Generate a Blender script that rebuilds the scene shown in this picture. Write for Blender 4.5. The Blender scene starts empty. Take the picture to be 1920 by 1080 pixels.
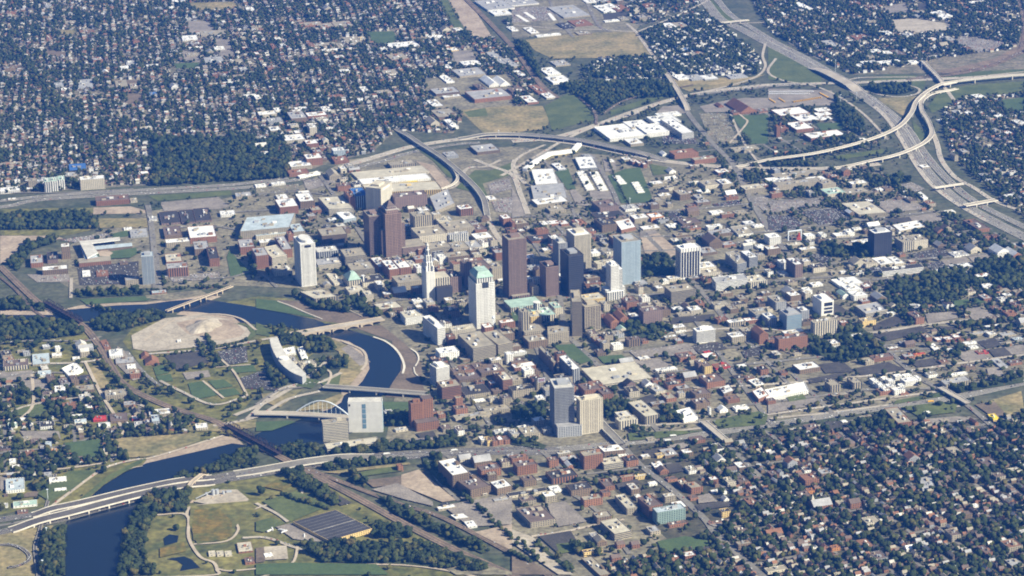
import bpy, math, random
import numpy as np
random.seed(7); rng = np.random.default_rng(7)
S = bpy.context.scene
# ---------------- camera, sky, sun, exposure ----------------
PITCH, ROLL, FPX, DIST = math.radians(19.5), math.radians(-1.0), 4700.0, 6800.0
SUN_EL, SHAD = 36.0, (-0.91, 0.41)          # sun elevation, direction the shadows run on the ground
fw = np.array([0, math.cos(PITCH), -math.sin(PITCH)])
rt0 = np.array([1.0, 0, 0]); up0 = np.cross(rt0, fw)
RT = rt0*math.cos(ROLL)+up0*math.sin(ROLL); UP = -rt0*math.sin(ROLL)+up0*math.cos(ROLL)
CAM = -fw*DIST
cd = bpy.data.cameras.new('camera'); cam = bpy.data.objects.new('camera', cd); S.collection.objects.link(cam)
from mathutils import Matrix
M4 = Matrix(((RT[0], UP[0], -fw[0], CAM[0]), (RT[1], UP[1], -fw[1], CAM[1]), (RT[2], UP[2], -fw[2], CAM[2]), (0, 0, 0, 1)))
cam.matrix_world = M4
cd.sensor_width = 36; cd.lens = 36*FPX/1920; cd.clip_start = 10; cd.clip_end = 80000
S.camera = cam
w = bpy.data.worlds.new("World"); S.world = w; w.use_nodes = True
nt = w.node_tree; bgn = nt.nodes['Background']; sk = nt.nodes.new('ShaderNodeTexSky')
sk.sky_type = 'NISHITA'; sk.sun_disc = False; sk.sun_elevation = math.radians(SUN_EL)
sx, sy = -SHAD[0], -SHAD[1]
sk.sun_rotation = math.atan2(sx, sy)
nt.links.new(sk.outputs[0], bgn.inputs[0]); bgn.inputs[1].default_value = 0.05
ld = bpy.data.lights.new('sun', 'SUN'); ld.energy = 5.0; ld.angle = math.radians(0.5); ld.color = (1, .92, .70)
lo = bpy.data.objects.new('sun', ld); S.collection.objects.link(lo)
from mathutils import Vector
n_ = math.hypot(sx, sy); el = math.radians(SUN_EL)
sd = Vector((sx/n_*math.cos(el), sy/n_*math.cos(el), math.sin(el)))
lo.rotation_euler = sd.to_track_quat('Z', 'Y').to_euler(); lo.location = (0, 0, 3000)
S.view_settings.view_transform = 'Standard'; S.view_settings.look = 'None'
S.view_settings.exposure = 1.06; S.view_settings.gamma = 1
S.cycles.max_bounces = 5; S.cycles.diffuse_bounces = 1; S.cycles.glossy_bounces = 2; S.cycles.volume_bounces = 0
S.cycles.transparent_max_bounces = 4
HAZE_COL = (.05, .24, 1.0, 1); HAZE_D = 3.3e-5
S.cycles.filter_width = 1.9
# ---------------- picture <-> ground ----------------
def P(px, py, z=0.0):
    d = fw*FPX + RT*(px-960) - UP*(py-540)
    t = (z-CAM[2])/d[2]
    return CAM + d*t
def proj(X, Y, Z=0.0):
    dx = np.asarray(X, float)-CAM[0]; dy = np.asarray(Y, float)-CAM[1]; dz = np.asarray(Z, float)-CAM[2]
    z = dx*fw[0]+dy*fw[1]+dz*fw[2]
    return 960+FPX*(dx*RT[0]+dy*RT[1]+dz*RT[2])/z, 540-FPX*(dx*UP[0]+dy*UP[1]+dz*UP[2])/z
def hm(x, yb, h):                            # pixels of height above a ground point -> metres
    g = P(x, yb); a = proj(g[0], g[1], 0)[1]; b = proj(g[0], g[1], 10)[1]
    return h/(a-b)*10
GA = math.radians(18.5)
def axes(a): return np.array([math.cos(a), math.sin(a), 0]), np.array([-math.sin(a), math.cos(a), 0])
# ---------------- materials ----------------
MATS = {}
def _new(name):
    m = bpy.data.materials.new(name); m.use_nodes = True
    return m, m.node_tree, m.node_tree.nodes['Principled BSDF']
def noisy(name, c, c2=None, scale=.02, rough=.9, amount=1.0, fine=None, spec=.2, contrast=(.35, .65)):
    if name in MATS: return MATS[name]
    m, t, p = _new(name); N = t.nodes.new; L = t.links.new
    c2 = c2 or tuple(x*.72 for x in c)
    tc = N('ShaderNodeNewGeometry')
    n1 = N('ShaderNodeTexNoise'); n1.inputs['Scale'].default_value = scale; n1.inputs['Detail'].default_value = 6; n1.inputs['Roughness'].default_value = .65
    L(tc.outputs['Position'], n1.inputs['Vector'])
    cr = N('ShaderNodeValToRGB'); cr.color_ramp.elements[0].position = contrast[0]; cr.color_ramp.elements[1].position = contrast[1]
    cr.color_ramp.elements[0].color = (*c2, 1); cr.color_ramp.elements[1].color = (*c, 1)
    L(n1.outputs['Fac'], cr.inputs[0]); out = cr.outputs[0]
    if fine:
        n2 = N('ShaderNodeTexNoise'); n2.inputs['Scale'].default_value = fine[0]; n2.inputs['Detail'].default_value = 3
        L(tc.outputs['Position'], n2.inputs['Vector'])
        mr = N('ShaderNodeMapRange'); mr.inputs[1].default_value = .3; mr.inputs[2].default_value = .7; mr.inputs[3].default_value = 1-fine[1]; mr.inputs[4].default_value = 1+fine[1]
        L(n2.outputs['Fac'], mr.inputs[0])
        vm = N('ShaderNodeVectorMath'); vm.operation = 'SCALE'; L(out, vm.inputs[0]); L(mr.outputs[0], vm.inputs['Scale']); out = vm.outputs[0]
    L(out, p.inputs['Base Color']); p.inputs['Roughness'].default_value = rough
    p.inputs['Specular IOR Level'].default_value = spec
    MATS[name] = m; return m
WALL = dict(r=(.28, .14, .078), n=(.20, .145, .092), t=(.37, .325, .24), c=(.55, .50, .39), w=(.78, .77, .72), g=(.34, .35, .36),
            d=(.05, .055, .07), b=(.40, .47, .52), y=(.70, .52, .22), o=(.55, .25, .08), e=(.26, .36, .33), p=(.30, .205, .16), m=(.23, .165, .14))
ROOF = dict(w=(.85, .85, .83), g=(.40, .40, .40), d=(.06, .057, .055), a=(.07, .068, .068), t=(.36, .325, .25), c=(.56, .52, .41), n=(.17, .13, .11),
            r=(.26, .135, .08), R=(.5, .06, .05), s=(.48, .56, .60), v=(.40, .55, .47), b=(.06, .16, .42), y=(.85, .65, .05), o=(.5, .25, .1), l=(.62, .60, .54))
WIN = (.03, .04, .055)
def wall_mat(code, style):
    k = 'wall_%s_%s' % (code, style)
    if k in MATS: return MATS[k]
    c = WALL[code] if code in WALL else tuple(x*.8 for x in ROOF[code]); m, t, p = _new('facade_'+k); N = t.nodes.new; L = t.links.new
    tc = N('ShaderNodeTexCoord'); sp = N('ShaderNodeSeparateXYZ'); sn = N('ShaderNodeSeparateXYZ')
    L(tc.outputs['Object'], sp.inputs[0]); L(tc.outputs['Normal'], sn.inputs[0])
    def mth(op, a, b=None, c_=None):
        n = N('ShaderNodeMath'); n.operation = op
        for i, v in enumerate((a, b, c_)):
            if v is None: continue
            if isinstance(v, (int, float)): n.inputs[i].default_value = v
            else: L(v, n.inputs[i])
        return n.outputs[0]
    isx = mth('GREATER_THAN', mth('ABSOLUTE', sn.outputs[0]), .7)
    al = mth('ADD', mth('MULTIPLY', sp.outputs[1], isx), mth('MULTIPLY', sp.outputs[0], mth('SUBTRACT', 1, isx)))
    vert = mth('LESS_THAN', mth('ABSOLUTE', sn.outputs[2]), .5)
    per, wf, hp, hf = dict(N=(5, 0, 4, 0), W=(5.5, .45, 4.2, .5), B=(5, 1.1, 4.0, .48), P=(6.5, .5, 3.8, 1.1), S=(9, .35, 5, .3))[style]
    mx = mth('LESS_THAN', mth('FRACT', mth('DIVIDE', mth('ADD', al, 500), per)), wf)
    mz = mth('LESS_THAN', mth('FRACT', mth('ADD', mth('DIVIDE', sp.outputs[2], hp), -.25)), hf)
    mk = mth('MULTIPLY', mth('MULTIPLY', mx, mz), vert)
    nz = N('ShaderNodeTexNoise'); nz.inputs['Scale'].default_value = .08; nz.inputs['Detail'].default_value = 4
    L(tc.outputs['Object'], nz.inputs['Vector'])
    mr = N('ShaderNodeMapRange'); mr.inputs[3].default_value = .75; mr.inputs[4].default_value = 1.2; L(nz.outputs['Fac'], mr.inputs[0])
    oi = N('ShaderNodeObjectInfo'); mr2 = N('ShaderNodeMapRange'); mr2.inputs[3].default_value = .8; mr2.inputs[4].default_value = 1.15; L(oi.outputs['Random'], mr2.inputs[0])
    vm = N('ShaderNodeVectorMath'); vm.operation = 'SCALE'; vm.inputs[0].default_value = c; L(mth('MULTIPLY', mr.outputs[0], mr2.outputs[0]), vm.inputs['Scale'])
    mix = N('ShaderNodeMix'); mix.data_type = 'RGBA'
    L(mk, mix.inputs[0]); L(vm.outputs[0], mix.inputs[6]); mix.inputs[7].default_value = (*WIN, 1)
    L(mix.outputs[2], p.inputs['Base Color'])
    L(mth('SUBTRACT', .85, mth('MULTIPLY', mk, .6)), p.inputs['Roughness']); p.inputs['Specular IOR Level'].default_value = .3
    MATS[k] = m; return m
def roof_mat(code):
    c = ROOF[code]
    return noisy('roof_'+code, c, tuple(x*.70 for x in c), scale=.045, fine=(.3, .12))
GLASS = {}
def glass(code='k'):
    col = dict(k=(.03, .035, .05), b=(.16, .27, .36), n=(.06, .05, .05), e=(.10, .17, .17), l=(.30, .42, .52))[code]
    return noisy('glass_'+code, col, tuple(x*.8 for x in col), scale=.05, rough=.25, spec=.5)
# ---------------- objects ----------------
COL = S.collection
def link(name, data=None, parent=None, loc=None, rz=0.0):
    o = bpy.data.objects.new(name, data); COL.objects.link(o)
    if parent is not None: o.parent = parent
    if loc is not None: o.location = (float(loc[0]), float(loc[1]), float(loc[2]))
    if rz: o.rotation_euler = (0, 0, rz)
    return o
def tag(o, label=None, cat=None, group=None, kind=None):
    if label: o['label'] = label
    if cat: o['category'] = cat
    if group: o['group'] = group
    if kind: o['kind'] = kind
    return o
class MB:
    def __init__(s): s.v = []; s.f = []; s.m = []
    def poly(s, pts, m=0):
        k = len(s.v); s.v += [tuple(map(float, p)) for p in pts]; s.f.append(tuple(range(k, k+len(pts)))); s.m.append(m)
    def box(s, x0, y0, z0, x1, y1, z1, m=0, top=None, bottom=False):
        k = len(s.v)
        s.v += [(x0, y0, z0), (x1, y0, z0), (x1, y1, z0), (x0, y1, z0), (x0, y0, z1), (x1, y0, z1), (x1, y1, z1), (x0, y1, z1)]
        s.f += [(k, k+1, k+5, k+4), (k+1, k+2, k+6, k+5), (k+2, k+3, k+7, k+6), (k+3, k, k+4, k+7), (k+4, k+5, k+6, k+7)]
        s.m += [m]*4+[m if top is None else top]
        if bottom: s.f.append((k+3, k+2, k+1, k)); s.m.append(m)
    def prism(s, pts, z0, z1, m=0, top=None):
        k = len(s.v); n = len(pts)
        s.v += [(float(p[0]), float(p[1]), z0) for p in pts]+[(float(p[0]), float(p[1]), z1) for p in pts]
        for i in range(n):
            j = (i+1) % n; s.f.append((k+i, k+j, k+n+j, k+n+i)); s.m.append(m)
        s.f.append(tuple(k+n+i for i in range(n))); s.m.append(m if top is None else top)
    def mesh(s, name, mats):
        me = bpy.data.meshes.new(name); me.from_pydata(s.v, [], s.f)
        for m in mats: me.materials.append(m)
        if len(mats) > 1: me.polygons.foreach_set('material_index', s.m)
        me.update(); return me
    def build(s, name, mats, parent=None, loc=None, rz=0):
        if not isinstance(mats, (list, tuple)): mats = [mats]
        return link(name, s.mesh(name, mats), parent, loc, rz)
def ccw(pts):
    a = sum(pts[i][0]*pts[(i+1) % len(pts)][1]-pts[(i+1) % len(pts)][0]*pts[i][1] for i in range(len(pts)))
    return list(pts) if a > 0 else list(pts)[::-1]
# occupancy raster (5 m cells): 1 road, 2 patch, 4 building, 8 water
CELL = 4.0; GX0, GY0, GNX, GNY = -2900, -2300, 1450, 1600
OCC = np.zeros((GNY, GNX), np.uint8)
def raster(pts, val, grow=0.0):
    pts = np.array([(p[0], p[1]) for p in pts])
    if grow:
        c = pts.mean(0); d = pts-c; L_ = np.linalg.norm(d, axis=1, keepdims=True); pts = c+d*(1+grow/np.maximum(L_, 1))
    x0, y0 = pts.min(0); x1, y1 = pts.max(0)
    i0 = max(0, int((x0-GX0)/CELL)); i1 = min(GNX, int((x1-GX0)/CELL)+2); j0 = max(0, int((y0-GY0)/CELL)); j1 = min(GNY, int((y1-GY0)/CELL)+2)
    if i1 <= i0 or j1 <= j0: return
    xs = GX0+(np.arange(i0, i1)+.5)*CELL; ys = GY0+(np.arange(j0, j1)+.5)*CELL
    X, Y = np.meshgrid(xs, ys); ins = inside(X, Y, pts)
    OCC[j0:j1, i0:i1][ins] |= val
def inside(X, Y, pts):
    ins = np.zeros(np.shape(X), bool); n = len(pts)
    for a in range(n):
        xa, ya = pts[a]; xb, yb = pts[(a+1) % n]
        if ya == yb: continue
        c = ((ya > Y) != (yb > Y)) & (X < (xb-xa)*(Y-ya)/(yb-ya)+xa)
        ins ^= c
    return ins
def occ(X, Y):
    i = np.clip(((np.asarray(X)-GX0)/CELL).astype(int), 0, GNX-1); j = np.clip(((np.asarray(Y)-GY0)/CELL).astype(int), 0, GNY-1)
    return OCC[j, i]
def nums(s): return [tuple(float(a) for a in q.split(',')) for q in s.split()]
def tc(i, j, pts): return [(480*i+x/4, 270*j+y/4) for x, y in pts]
# ---------------- ground, water, patches, roads ----------------
gm = noisy('ground_soil', (.115, .115, .072), (.055, .07, .035), scale=.012, fine=(.06, .35))
mb = MB(); mb.poly([(-15000, -9000, 0), (15000, -9000, 0), (15000, 21000, 0), (-15000, 21000, 0)])
tag(mb.build('ground', gm), 'flat city ground under the streets, yards and fields', kind='structure')
def streaky(name, c, c2, **k): return noisy(name, c, c2, **k)
PM = dict(
    grass=lambda: noisy('grass', (.12, .14, .045), (.065, .09, .03), scale=.015, fine=(.15, .2)),
    lawn=lambda: noisy('lawn', (.085, .125, .045), (.06, .095, .035), scale=.02, fine=(.2, .15)),
    dry=lambda: noisy('dry_grass', (.33, .26, .13), (.15, .145, .065), scale=.010, fine=(.08, .25)),
    park=lambda: noisy('park_grass', (.20, .18, .055), (.075, .088, .028), scale=.014, fine=(.06, .4)),
    meadow=lambda: noisy('meadow', (.21, .145, .03), (.08, .095, .025), scale=.03, fine=(.1, .3)),
    dirt=lambda: noisy('bare_dirt', (.44, .36, .27), (.28, .22, .16), scale=.014, fine=(.12, .2)),
    brown=lambda: noisy('brown_soil', (.20, .155, .11), (.125, .10, .07), scale=.02, fine=(.15, .2)),
    asph=lambda: noisy('asphalt_lot', (.085, .078, .066), (.05, .047, .042), scale=.02, fine=(.25, .3)),
    lot=lambda: noisy('concrete_lot', (.30, .265, .225), (.19, .17, .145), scale=.02, fine=(.25, .3)),
    pale=lambda: noisy('pale_gravel', (.46, .41, .33), (.32, .28, .215), scale=.02, fine=(.15, .2)),
    pave=lambda: noisy('city_pavement', (.26, .232, .155), (.125, .118, .082), scale=.014, fine=(.09, .4)),
    vyard=lambda: noisy('old_yard_ground', (.115, .10, .062), (.045, .052, .03), scale=.02, fine=(.09, .45)),
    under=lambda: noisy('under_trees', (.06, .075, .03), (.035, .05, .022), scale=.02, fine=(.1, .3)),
    yard=lambda: noisy('yard_ground', (.25, .21, .15), (.10, .105, .06), scale=.02, fine=(.09, .45)),
    rail=lambda: noisy('rail_ballast', (.26, .19, .13), (.14, .115, .08), scale=.02, fine=(.2, .3)))
LAYER = [0.2]
WOODS = []; LOTS = []
def patch(kind, pts, occv=2, wood=None, cars=0, ztop=None):
    w3 = ccw([P(x, y) for x, y in pts]); LAYER[0] += .012; z = LAYER[0] if ztop is None else ztop
    mb = MB(); mb.poly([(p[0], p[1], z) for p in w3])
    nm = dict(grass='grass', lawn='lawn', dry='field', park='parkland', meadow='meadow', dirt='bare_ground', brown='bare_soil', asph='parking_lot', lot='parking_lot', pale='gravel_yard', pave='pavement', under='woodland_floor', vyard='yard_ground', yard='yard_ground', rail='rail_yard')[kind]
    o = mb.build(nm, PM[kind]()); tag(o, kind='structure')
    if wood: WOODS.append(([(p[0], p[1]) for p in w3], wood))
    if cars: LOTS.append(([(p[0], p[1]) for p in w3], cars))
    if occv: raster(w3, occv)
    return o
def TP(i, j, txt):
    for ln in txt.strip().splitlines():
        k, rest = ln.strip().split(' ', 1)
        wood = None; cars = 0
        while rest[0].isalpha():
            o, rest = rest.split(' ', 1)
            if o[0] == 'w': wood = float(o[1:])
            if o[0] == 'c': cars = float(o[1:])
        patch(k, tc(i, j, nums(rest)), wood=wood, cars=cars)
def ribbon_pts(pts, wid, closed=False):
    p = np.array(pts, float); n = len(p); t = np.zeros_like(p)
    for i in range(n):
        a = p[max(0, i-1)]; b = p[min(n-1, i+1)]; t[i] = (b-a)/max(1e-6, np.linalg.norm(b-a))
    nr = np.stack([-t[:, 1], t[:, 0]], 1)
    return p+nr*wid/2, p-nr*wid/2
def smooth(pts, k=5):
    p = np.array(pts, float)
    if len(p) < 3: 
        return np.array([p[0]+(p[-1]-p[0])*t for t in np.linspace(0, 1, 8)])
    q = np.vstack([2*p[0]-p[1], p, 2*p[-1]-p[-2]]); out = []
    for i in range(1, len(q)-2):
        for t in np.linspace(0, 1, k, endpoint=False):
            out.append(.5*((2*q[i])+(-q[i-1]+q[i+1])*t+(2*q[i-1]-5*q[i]+4*q[i+1]-q[i+2])*t*t+(-q[i-1]+3*q[i]-3*q[i+1]+q[i+2])*t**3))
    out.append(p[-1]); return np.array(out)
asphalt = noisy('road_asphalt', (.235, .22, .185), (.16, .15, .13), scale=.02, fine=(.2, .2))
asph_dk = noisy('fresh_asphalt', (.135, .125, .11), (.09, .083, .075), scale=.02, fine=(.2, .2))
conc = noisy('road_concrete', (.46, .41, .33), (.34, .30, .24), scale=.02, fine=(.2, .15))
concw = noisy('barrier_concrete', (.72, .68, .58), (.55, .51, .43), scale=.03)
pathm = noisy('path_gravel', (.50, .43, .33), (.38, .32, .24), scale=.03)
linem = noisy('road_paint', (.75, .73, .65), (.6, .58, .5), scale=.05)
railm = noisy('rail_steel', (.12, .09, .075), (.09, .07, .06), scale=.05)
RZ = [1.2]; ROADS = []
def road(name, pts, wid, mat=asphalt, lines=0, edge=0, z=None, px=True, sm=5, label=None):
    w2 = [P(x, y)[:2] for x, y in pts] if px else pts
    w2 = smooth(w2, sm); RZ[0] += .012; z0 = RZ[0] if z is None else z
    mb = MB(); mats = [mat, linem, concw]
    def rib(off, wd, zz, m):
        a, b = ribbon_pts(w2, 2*off+wd) if off >= 0 else ribbon_pts(w2, 2*abs(off)+wd)
        a2, b2 = ribbon_pts(w2, 2*abs(off)-wd) if off else (b, b)
        if off == 0: A, B = a, b
        elif off > 0: A, B = a, a2
        else: A, B = b2, b
        for i in range(len(w2)-1):
            mb.poly([(B[i][0], B[i][1], zz), (B[i+1][0], B[i+1][1], zz), (A[i+1][0], A[i+1][1], zz), (A[i][0], A[i][1], zz)], m)
    rib(0, wid, z0, 0)
    if lines:
        for k in range(lines):
            off = (k-(lines-1)/2)*wid/(lines+1) if lines > 1 else 0
            rib(off if abs(off) > 1 else 0, .5, z0+.08, 1)
    if edge:
        for s in (-1, 1): rib(s*(wid/2-.8), edge*.6, z0+.12, 2)
    o = mb.build(name, mats); tag(o, label, kind='structure')
    a, b = ribbon_pts(w2, wid+5)
    for i in range(len(w2)-1): raster([a[i], a[i+1], b[i+1], b[i]], 1)
    ROADS.append((w2, wid, z0)); return w2
def barrier_road(name, pts, wid, mat=conc, h=1.4, **k):
    return road(name, pts, wid, mat, edge=1.6, **k)
# the city's own pavement
patch('pave', [(560, 350), (650, 300), (770, 285), (960, 275), (1180, 295), (1440, 318), (1640, 312), (1760, 400), (1920, 500), (2080, 520), (2080, 700), (1800, 738), (1440, 790), (1180, 825), (1040, 838), (850, 840), (720, 840), (740, 745), (765, 700), (760, 650), (715, 610), (640, 570), (560, 540), (430, 535), (140, 545), (60, 500), (150, 450), (260, 400), (400, 375)], occv=0)
patch('pave', [(820, 850), (1040, 845), (1330, 815), (1420, 850), (1330, 900), (1250, 1010), (1180, 1090), (1060, 1090), (960, 1030), (900, 960)], occv=0)
patch('vyard', [(1060, 835), (1330, 820), (1920, 770), (2220, 750), (2220, 1280), (1100, 1280), (1250, 1010)], occv=0)
patch('park', [(0, 640), (150, 615), (240, 700), (440, 800), (430, 830), (150, 940), (0, 965), (-150, 980), (-150, 640)], occv=0)
patch('park', [(250, 970), (350, 915), (560, 885), (700, 950), (960, 1085), (960, 1160), (220, 1160), (225, 1000)], occv=0)
patch('dry', [(-150, 1015), (60, 990), (100, 985), (80, 1030), (75, 1160), (-150, 1160)])
patch('park', [(430, 800), (480, 740), (620, 640), (560, 610), (260, 600), (230, 640), (320, 760)], occv=0)
patch('yard', [(-200, -60), (860, -60), (870, 20), (950, 90), (1005, 160), (985, 215), (870, 215), (850, 250), (740, 245), (700, 285), (640, 300), (540, 330), (0, 365), (-200, 380)], occv=0)
patch('yard', [(1380, -60), (2100, -60), (2100, 130), (1600, 140), (1440, 55)], occv=0)
patch('yard', [(1775, 180), (2100, 145), (2100, 520), (1960, 440), (1765, 230)], occv=0)
# water
WM = bpy.data.materials.new('river_water'); WM.use_nodes = True
_t = WM.node_tree; _p = _t.nodes['Principled BSDF']; _p.inputs['Base Color'].default_value = (.010, .016, .022, 1); _p.inputs['Roughness'].default_value = .22; _p.inputs['Specular IOR Level'].default_value = .25
_n = _t.nodes.new('ShaderNodeTexNoise'); _n.inputs['Scale'].default_value = .15; _n.inputs['Detail'].default_value = 5; _g = _t.nodes.new('ShaderNodeNewGeometry'); _t.links.new(_g.outputs['Position'], _n.inputs['Vector'])
_b = _t.nodes.new('ShaderNodeBump'); _b.inputs['Strength'].default_value = .35; _b.inputs['Distance'].default_value = 1.0; _t.links.new(_n.outputs['Fac'], _b.inputs['Height']); _t.links.new(_b.outputs[0], _p.inputs['Normal'])
def water(name, pts, label):
    w3 = [P(x, y)[:2] for x, y in pts]; w3 = ccw([tuple(p) for p in w3])
    mb = MB(); LAYER[0] += .012; mb.poly([(p[0], p[1], .95+LAYER[0]*.1) for p in w3]); tag(mb.build(name, WM), label, kind='structure'); raster(w3, 8)
def bank(pts, name='river_bank', kind='dirt'):
    w3 = ccw([tuple(P(x, y)[:2]) for x, y in pts]); mb = MB(); LAYER[0] += .012; mb.poly([(p[0], p[1], .7+LAYER[0]*.1) for p in w3]); tag(mb.build(name, PM[kind]()), kind='structure'); raster(w3, 2)
bank([(112, 582), (150, 573), (220, 568), (275, 567), (320, 561), (380, 553), (415, 556), (390, 566), (320, 570), (220, 577), (130, 588)])
bank([(330, 590), (345, 581), (375, 582), (430, 589), (450, 605), (430, 612), (380, 596)])
bank([(0, 582), (95, 580), (100, 592), (0, 594)])
bank([(600, 632), (655, 632), (690, 650), (705, 680), (708, 700), (690, 725), (668, 748), (655, 765), (625, 775), (600, 770), (640, 740), (640, 700), (668, 672), (650, 645)])
bank([(660, 613), (715, 610), (760, 645), (790, 680), (792, 720), (800, 745), (722, 745), (735, 720), (735, 640)], kind='brown')
bank([(400, 572), (480, 556), (540, 560), (590, 575), (640, 590), (700, 605), (620, 612), (560, 598), (480, 585)], kind='park')
bank([(517, 562), (560, 565), (620, 583), (690, 590), (710, 606), (640, 607), (600, 602), (560, 585)], kind='brown')
bank([(265, 875), (275, 862), (420, 818), (445, 822), (460, 838), (435, 840), (300, 872)], kind='dirt')
water('river', [(-150, 592), (0, 591), (100, 591), (130, 581), (220, 573), (275, 571), (320, 565), (375, 560), (412, 566), (480, 576), (530, 587), (590, 599), (607, 606), (600, 614), (555, 618), (530, 612), (480, 609), (450, 604), (437, 594), (375, 586), (345, 584), (300, 589), (225, 591), (165, 603), (105, 603), (0, 600), (-150, 602)], 'dark blue river reach upstream of the stone arch bridge')
water('river', [(560, 618), (600, 606), (632, 610), (665, 622), (705, 634), (740, 652), (752, 672), (752, 695), (740, 712), (728, 730), (712, 748), (690, 765), (690, 800), (610, 832), (575, 838), (517, 838), (500, 850), (460, 843), (470, 820), (512, 800), (555, 790), (620, 767), (640, 755), (645, 742), (665, 730), (680, 715), (693, 692), (691, 674), (680, 657), (655, 641), (625, 634), (590, 634)], 'dark blue river bend beside the downtown towers')
water('river', [(460, 835), (435, 832), (275, 869), (235, 885), (195, 910), (160, 941), (135, 962), (122, 985), (118, 1080), (116, 1170), (222, 1170), (222, 1080), (228, 1000), (246, 968), (275, 940), (315, 905), (375, 885), (425, 862), (470, 845)], 'wide dark blue river passing under the highway at lower left')
water('pond', tc(0, 3, nums('1225,800 1270,770 1340,780 1330,830 1235,855')), 'small dark pond in the marshy park')
water('pond', tc(0, 3, nums('1250,955 1380,935 1440,960 1500,1020 1350,1045 1370,1000 1330,970')), 'larger dark pond in the marshy park')
TP(0, 0, '''dry 1400,20 1750,15 1790,60 1560,85 1430,60
dry 460,222 570,225 575,255 460,258
lawn 1310,475 1500,468 1500,510 1320,515
brown 340,340 385,380 510,395 500,425 345,420
brown 860,600 1040,600 1040,675 870,660
brown 950,700 1060,705 1075,780 960,790
asph 1480,230 1500,235 1680,450 1655,450
lot 1400,160 1560,160 1620,240 1420,260
lot 1600,290 1720,300 1760,420 1660,430
lot 1360,380 1480,390 1500,470 1380,460''')  # the thin slanting asph strip draws a dark diagonal line, not parking
TP(1, 0, '''lawn 840,240 1030,235 1060,290 1010,330 870,320
dirt 1450,0 1560,0 1650,90 1780,290 1640,290 1560,200 1500,110
grass 1380,0 1440,0 1500,120 1580,240 1500,240
dry 1510,830 1740,795 1920,785 1920,1005 1700,995 1580,880
grass 1560,840 1720,810 1740,870 1600,880
lot 1470,380 1620,380 1660,460 1500,490
pave 1250,590 1920,560 1920,790 1500,830 1360,820''')
TP(2, 0, '''pave 0,0 560,0 700,130 960,190 920,240 480,250 0,290
lot c.5 0,60 290,50 330,150 0,170
asph 680,110 800,90 900,100 830,150 690,150
dry 100,300 480,250 930,235 1010,330 1060,420 840,432 300,440 170,380
dry 0,800 230,795 280,900 260,965 0,1000
grass 240,800 420,700 560,760 620,900 300,980
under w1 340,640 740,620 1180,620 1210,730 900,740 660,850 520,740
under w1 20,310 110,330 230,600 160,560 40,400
grass 740,830 1180,680 1230,700 950,800 740,870
lot 1060,870 1130,800 1260,790 1310,850
asph c.9 1130,1020 1350,1010 1400,1080 1130,1080
lot 1410,800 1600,755 1750,735 1920,735 1920,850 1650,840 1450,845
pave c.2 1400,850 1600,850 1700,1080 1500,1080
lawn 1650,870 1920,860 1920,1080 1790,1080
dry 1180,590 1780,580 1900,560 1700,640 1330,690 1220,640
grass 1500,0 1600,100 1700,190 1560,190 1440,60''')
TP(3, 0, '''lot 0,665 480,680 500,790 200,800 0,810
pale 910,150 1100,140 1360,180 1380,230 1220,245 980,245
lot 860,60 1030,20 1060,100 900,115
asph 1110,20 1190,30 1210,95 1130,90
lot c.4 1450,270 1790,320 1700,380 1570,400 1400,330
under w1 700,650 1050,640 1100,680 1000,712 850,710
rail 1240,540 1500,490 1700,440 1880,340 1910,180 1925,400 1700,500 1400,560
dry 820,740 1130,720 1080,830 1010,870 880,790
grass 1280,580 1500,540 1920,520 1920,560 1400,600
grass 700,620 900,560 1180,570 1180,630 1150,700 1080,640
grass 0,300 100,380 400,580 400,640 0,600
grass 1290,680 1500,640 1920,610 1920,700 1500,720 1230,850 1200,800
lawn 1750,750 1920,730 1920,850 1780,830
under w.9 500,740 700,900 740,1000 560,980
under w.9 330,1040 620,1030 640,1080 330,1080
lawn 360,930 560,920 560,970 400,980
grass 1080,900 1180,1000 1200,1080 1110,1060''')
TP(0, 1, '''under w1 0,540 560,520 740,570 720,640 0,650
dirt 0,690 400,690 480,710 200,760 60,880 0,900
dry 730,560 1100,560 1110,625 750,632
dirt 680,480 980,470 1090,500 1090,522 700,530
park 0,490 700,480 700,520 0,530
grass 1110,390 1730,350 1740,385 1180,430
lot 1200,440 1640,400 1720,470 1640,490 1230,505
lot c.8 450,720 800,670 830,700 560,742
lot c.3 200,980 520,980 520,1035 280,1040
asph c.3 580,930 1040,880 1040,1050 600,1060
lot c.9 1260,1000 1640,960 1660,1012 1300,1037
lawn 1720,800 1900,980 1730,1000 1700,850
under w1 1850,740 1920,760 1920,1000 1880,960
under w1 60,900 200,760 420,710 420,740 240,800 130,960
lawn 820,680 950,650 980,690 860,710
park 0,650 480,640 720,640 500,690 0,688
lawn 720,830 1010,780 1020,820 830,870''')
TP(1, 1, '''dirt 1200,130 1330,160 1460,300 1400,340 1300,220
lot c.5 1740,300 1900,260 1920,340 1760,380
lot c.6 1760,420 1920,400 1920,520 1800,510
grass 1500,330 1640,200 1760,200 1920,140 1920,230 1700,300 1750,420 1680,380
grass 1180,20 1360,110 1500,260 1440,250 1330,130
lot c.3 350,270 560,260 600,290 380,350
pave c.3 0,330 320,300 330,360 0,400''')
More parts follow.
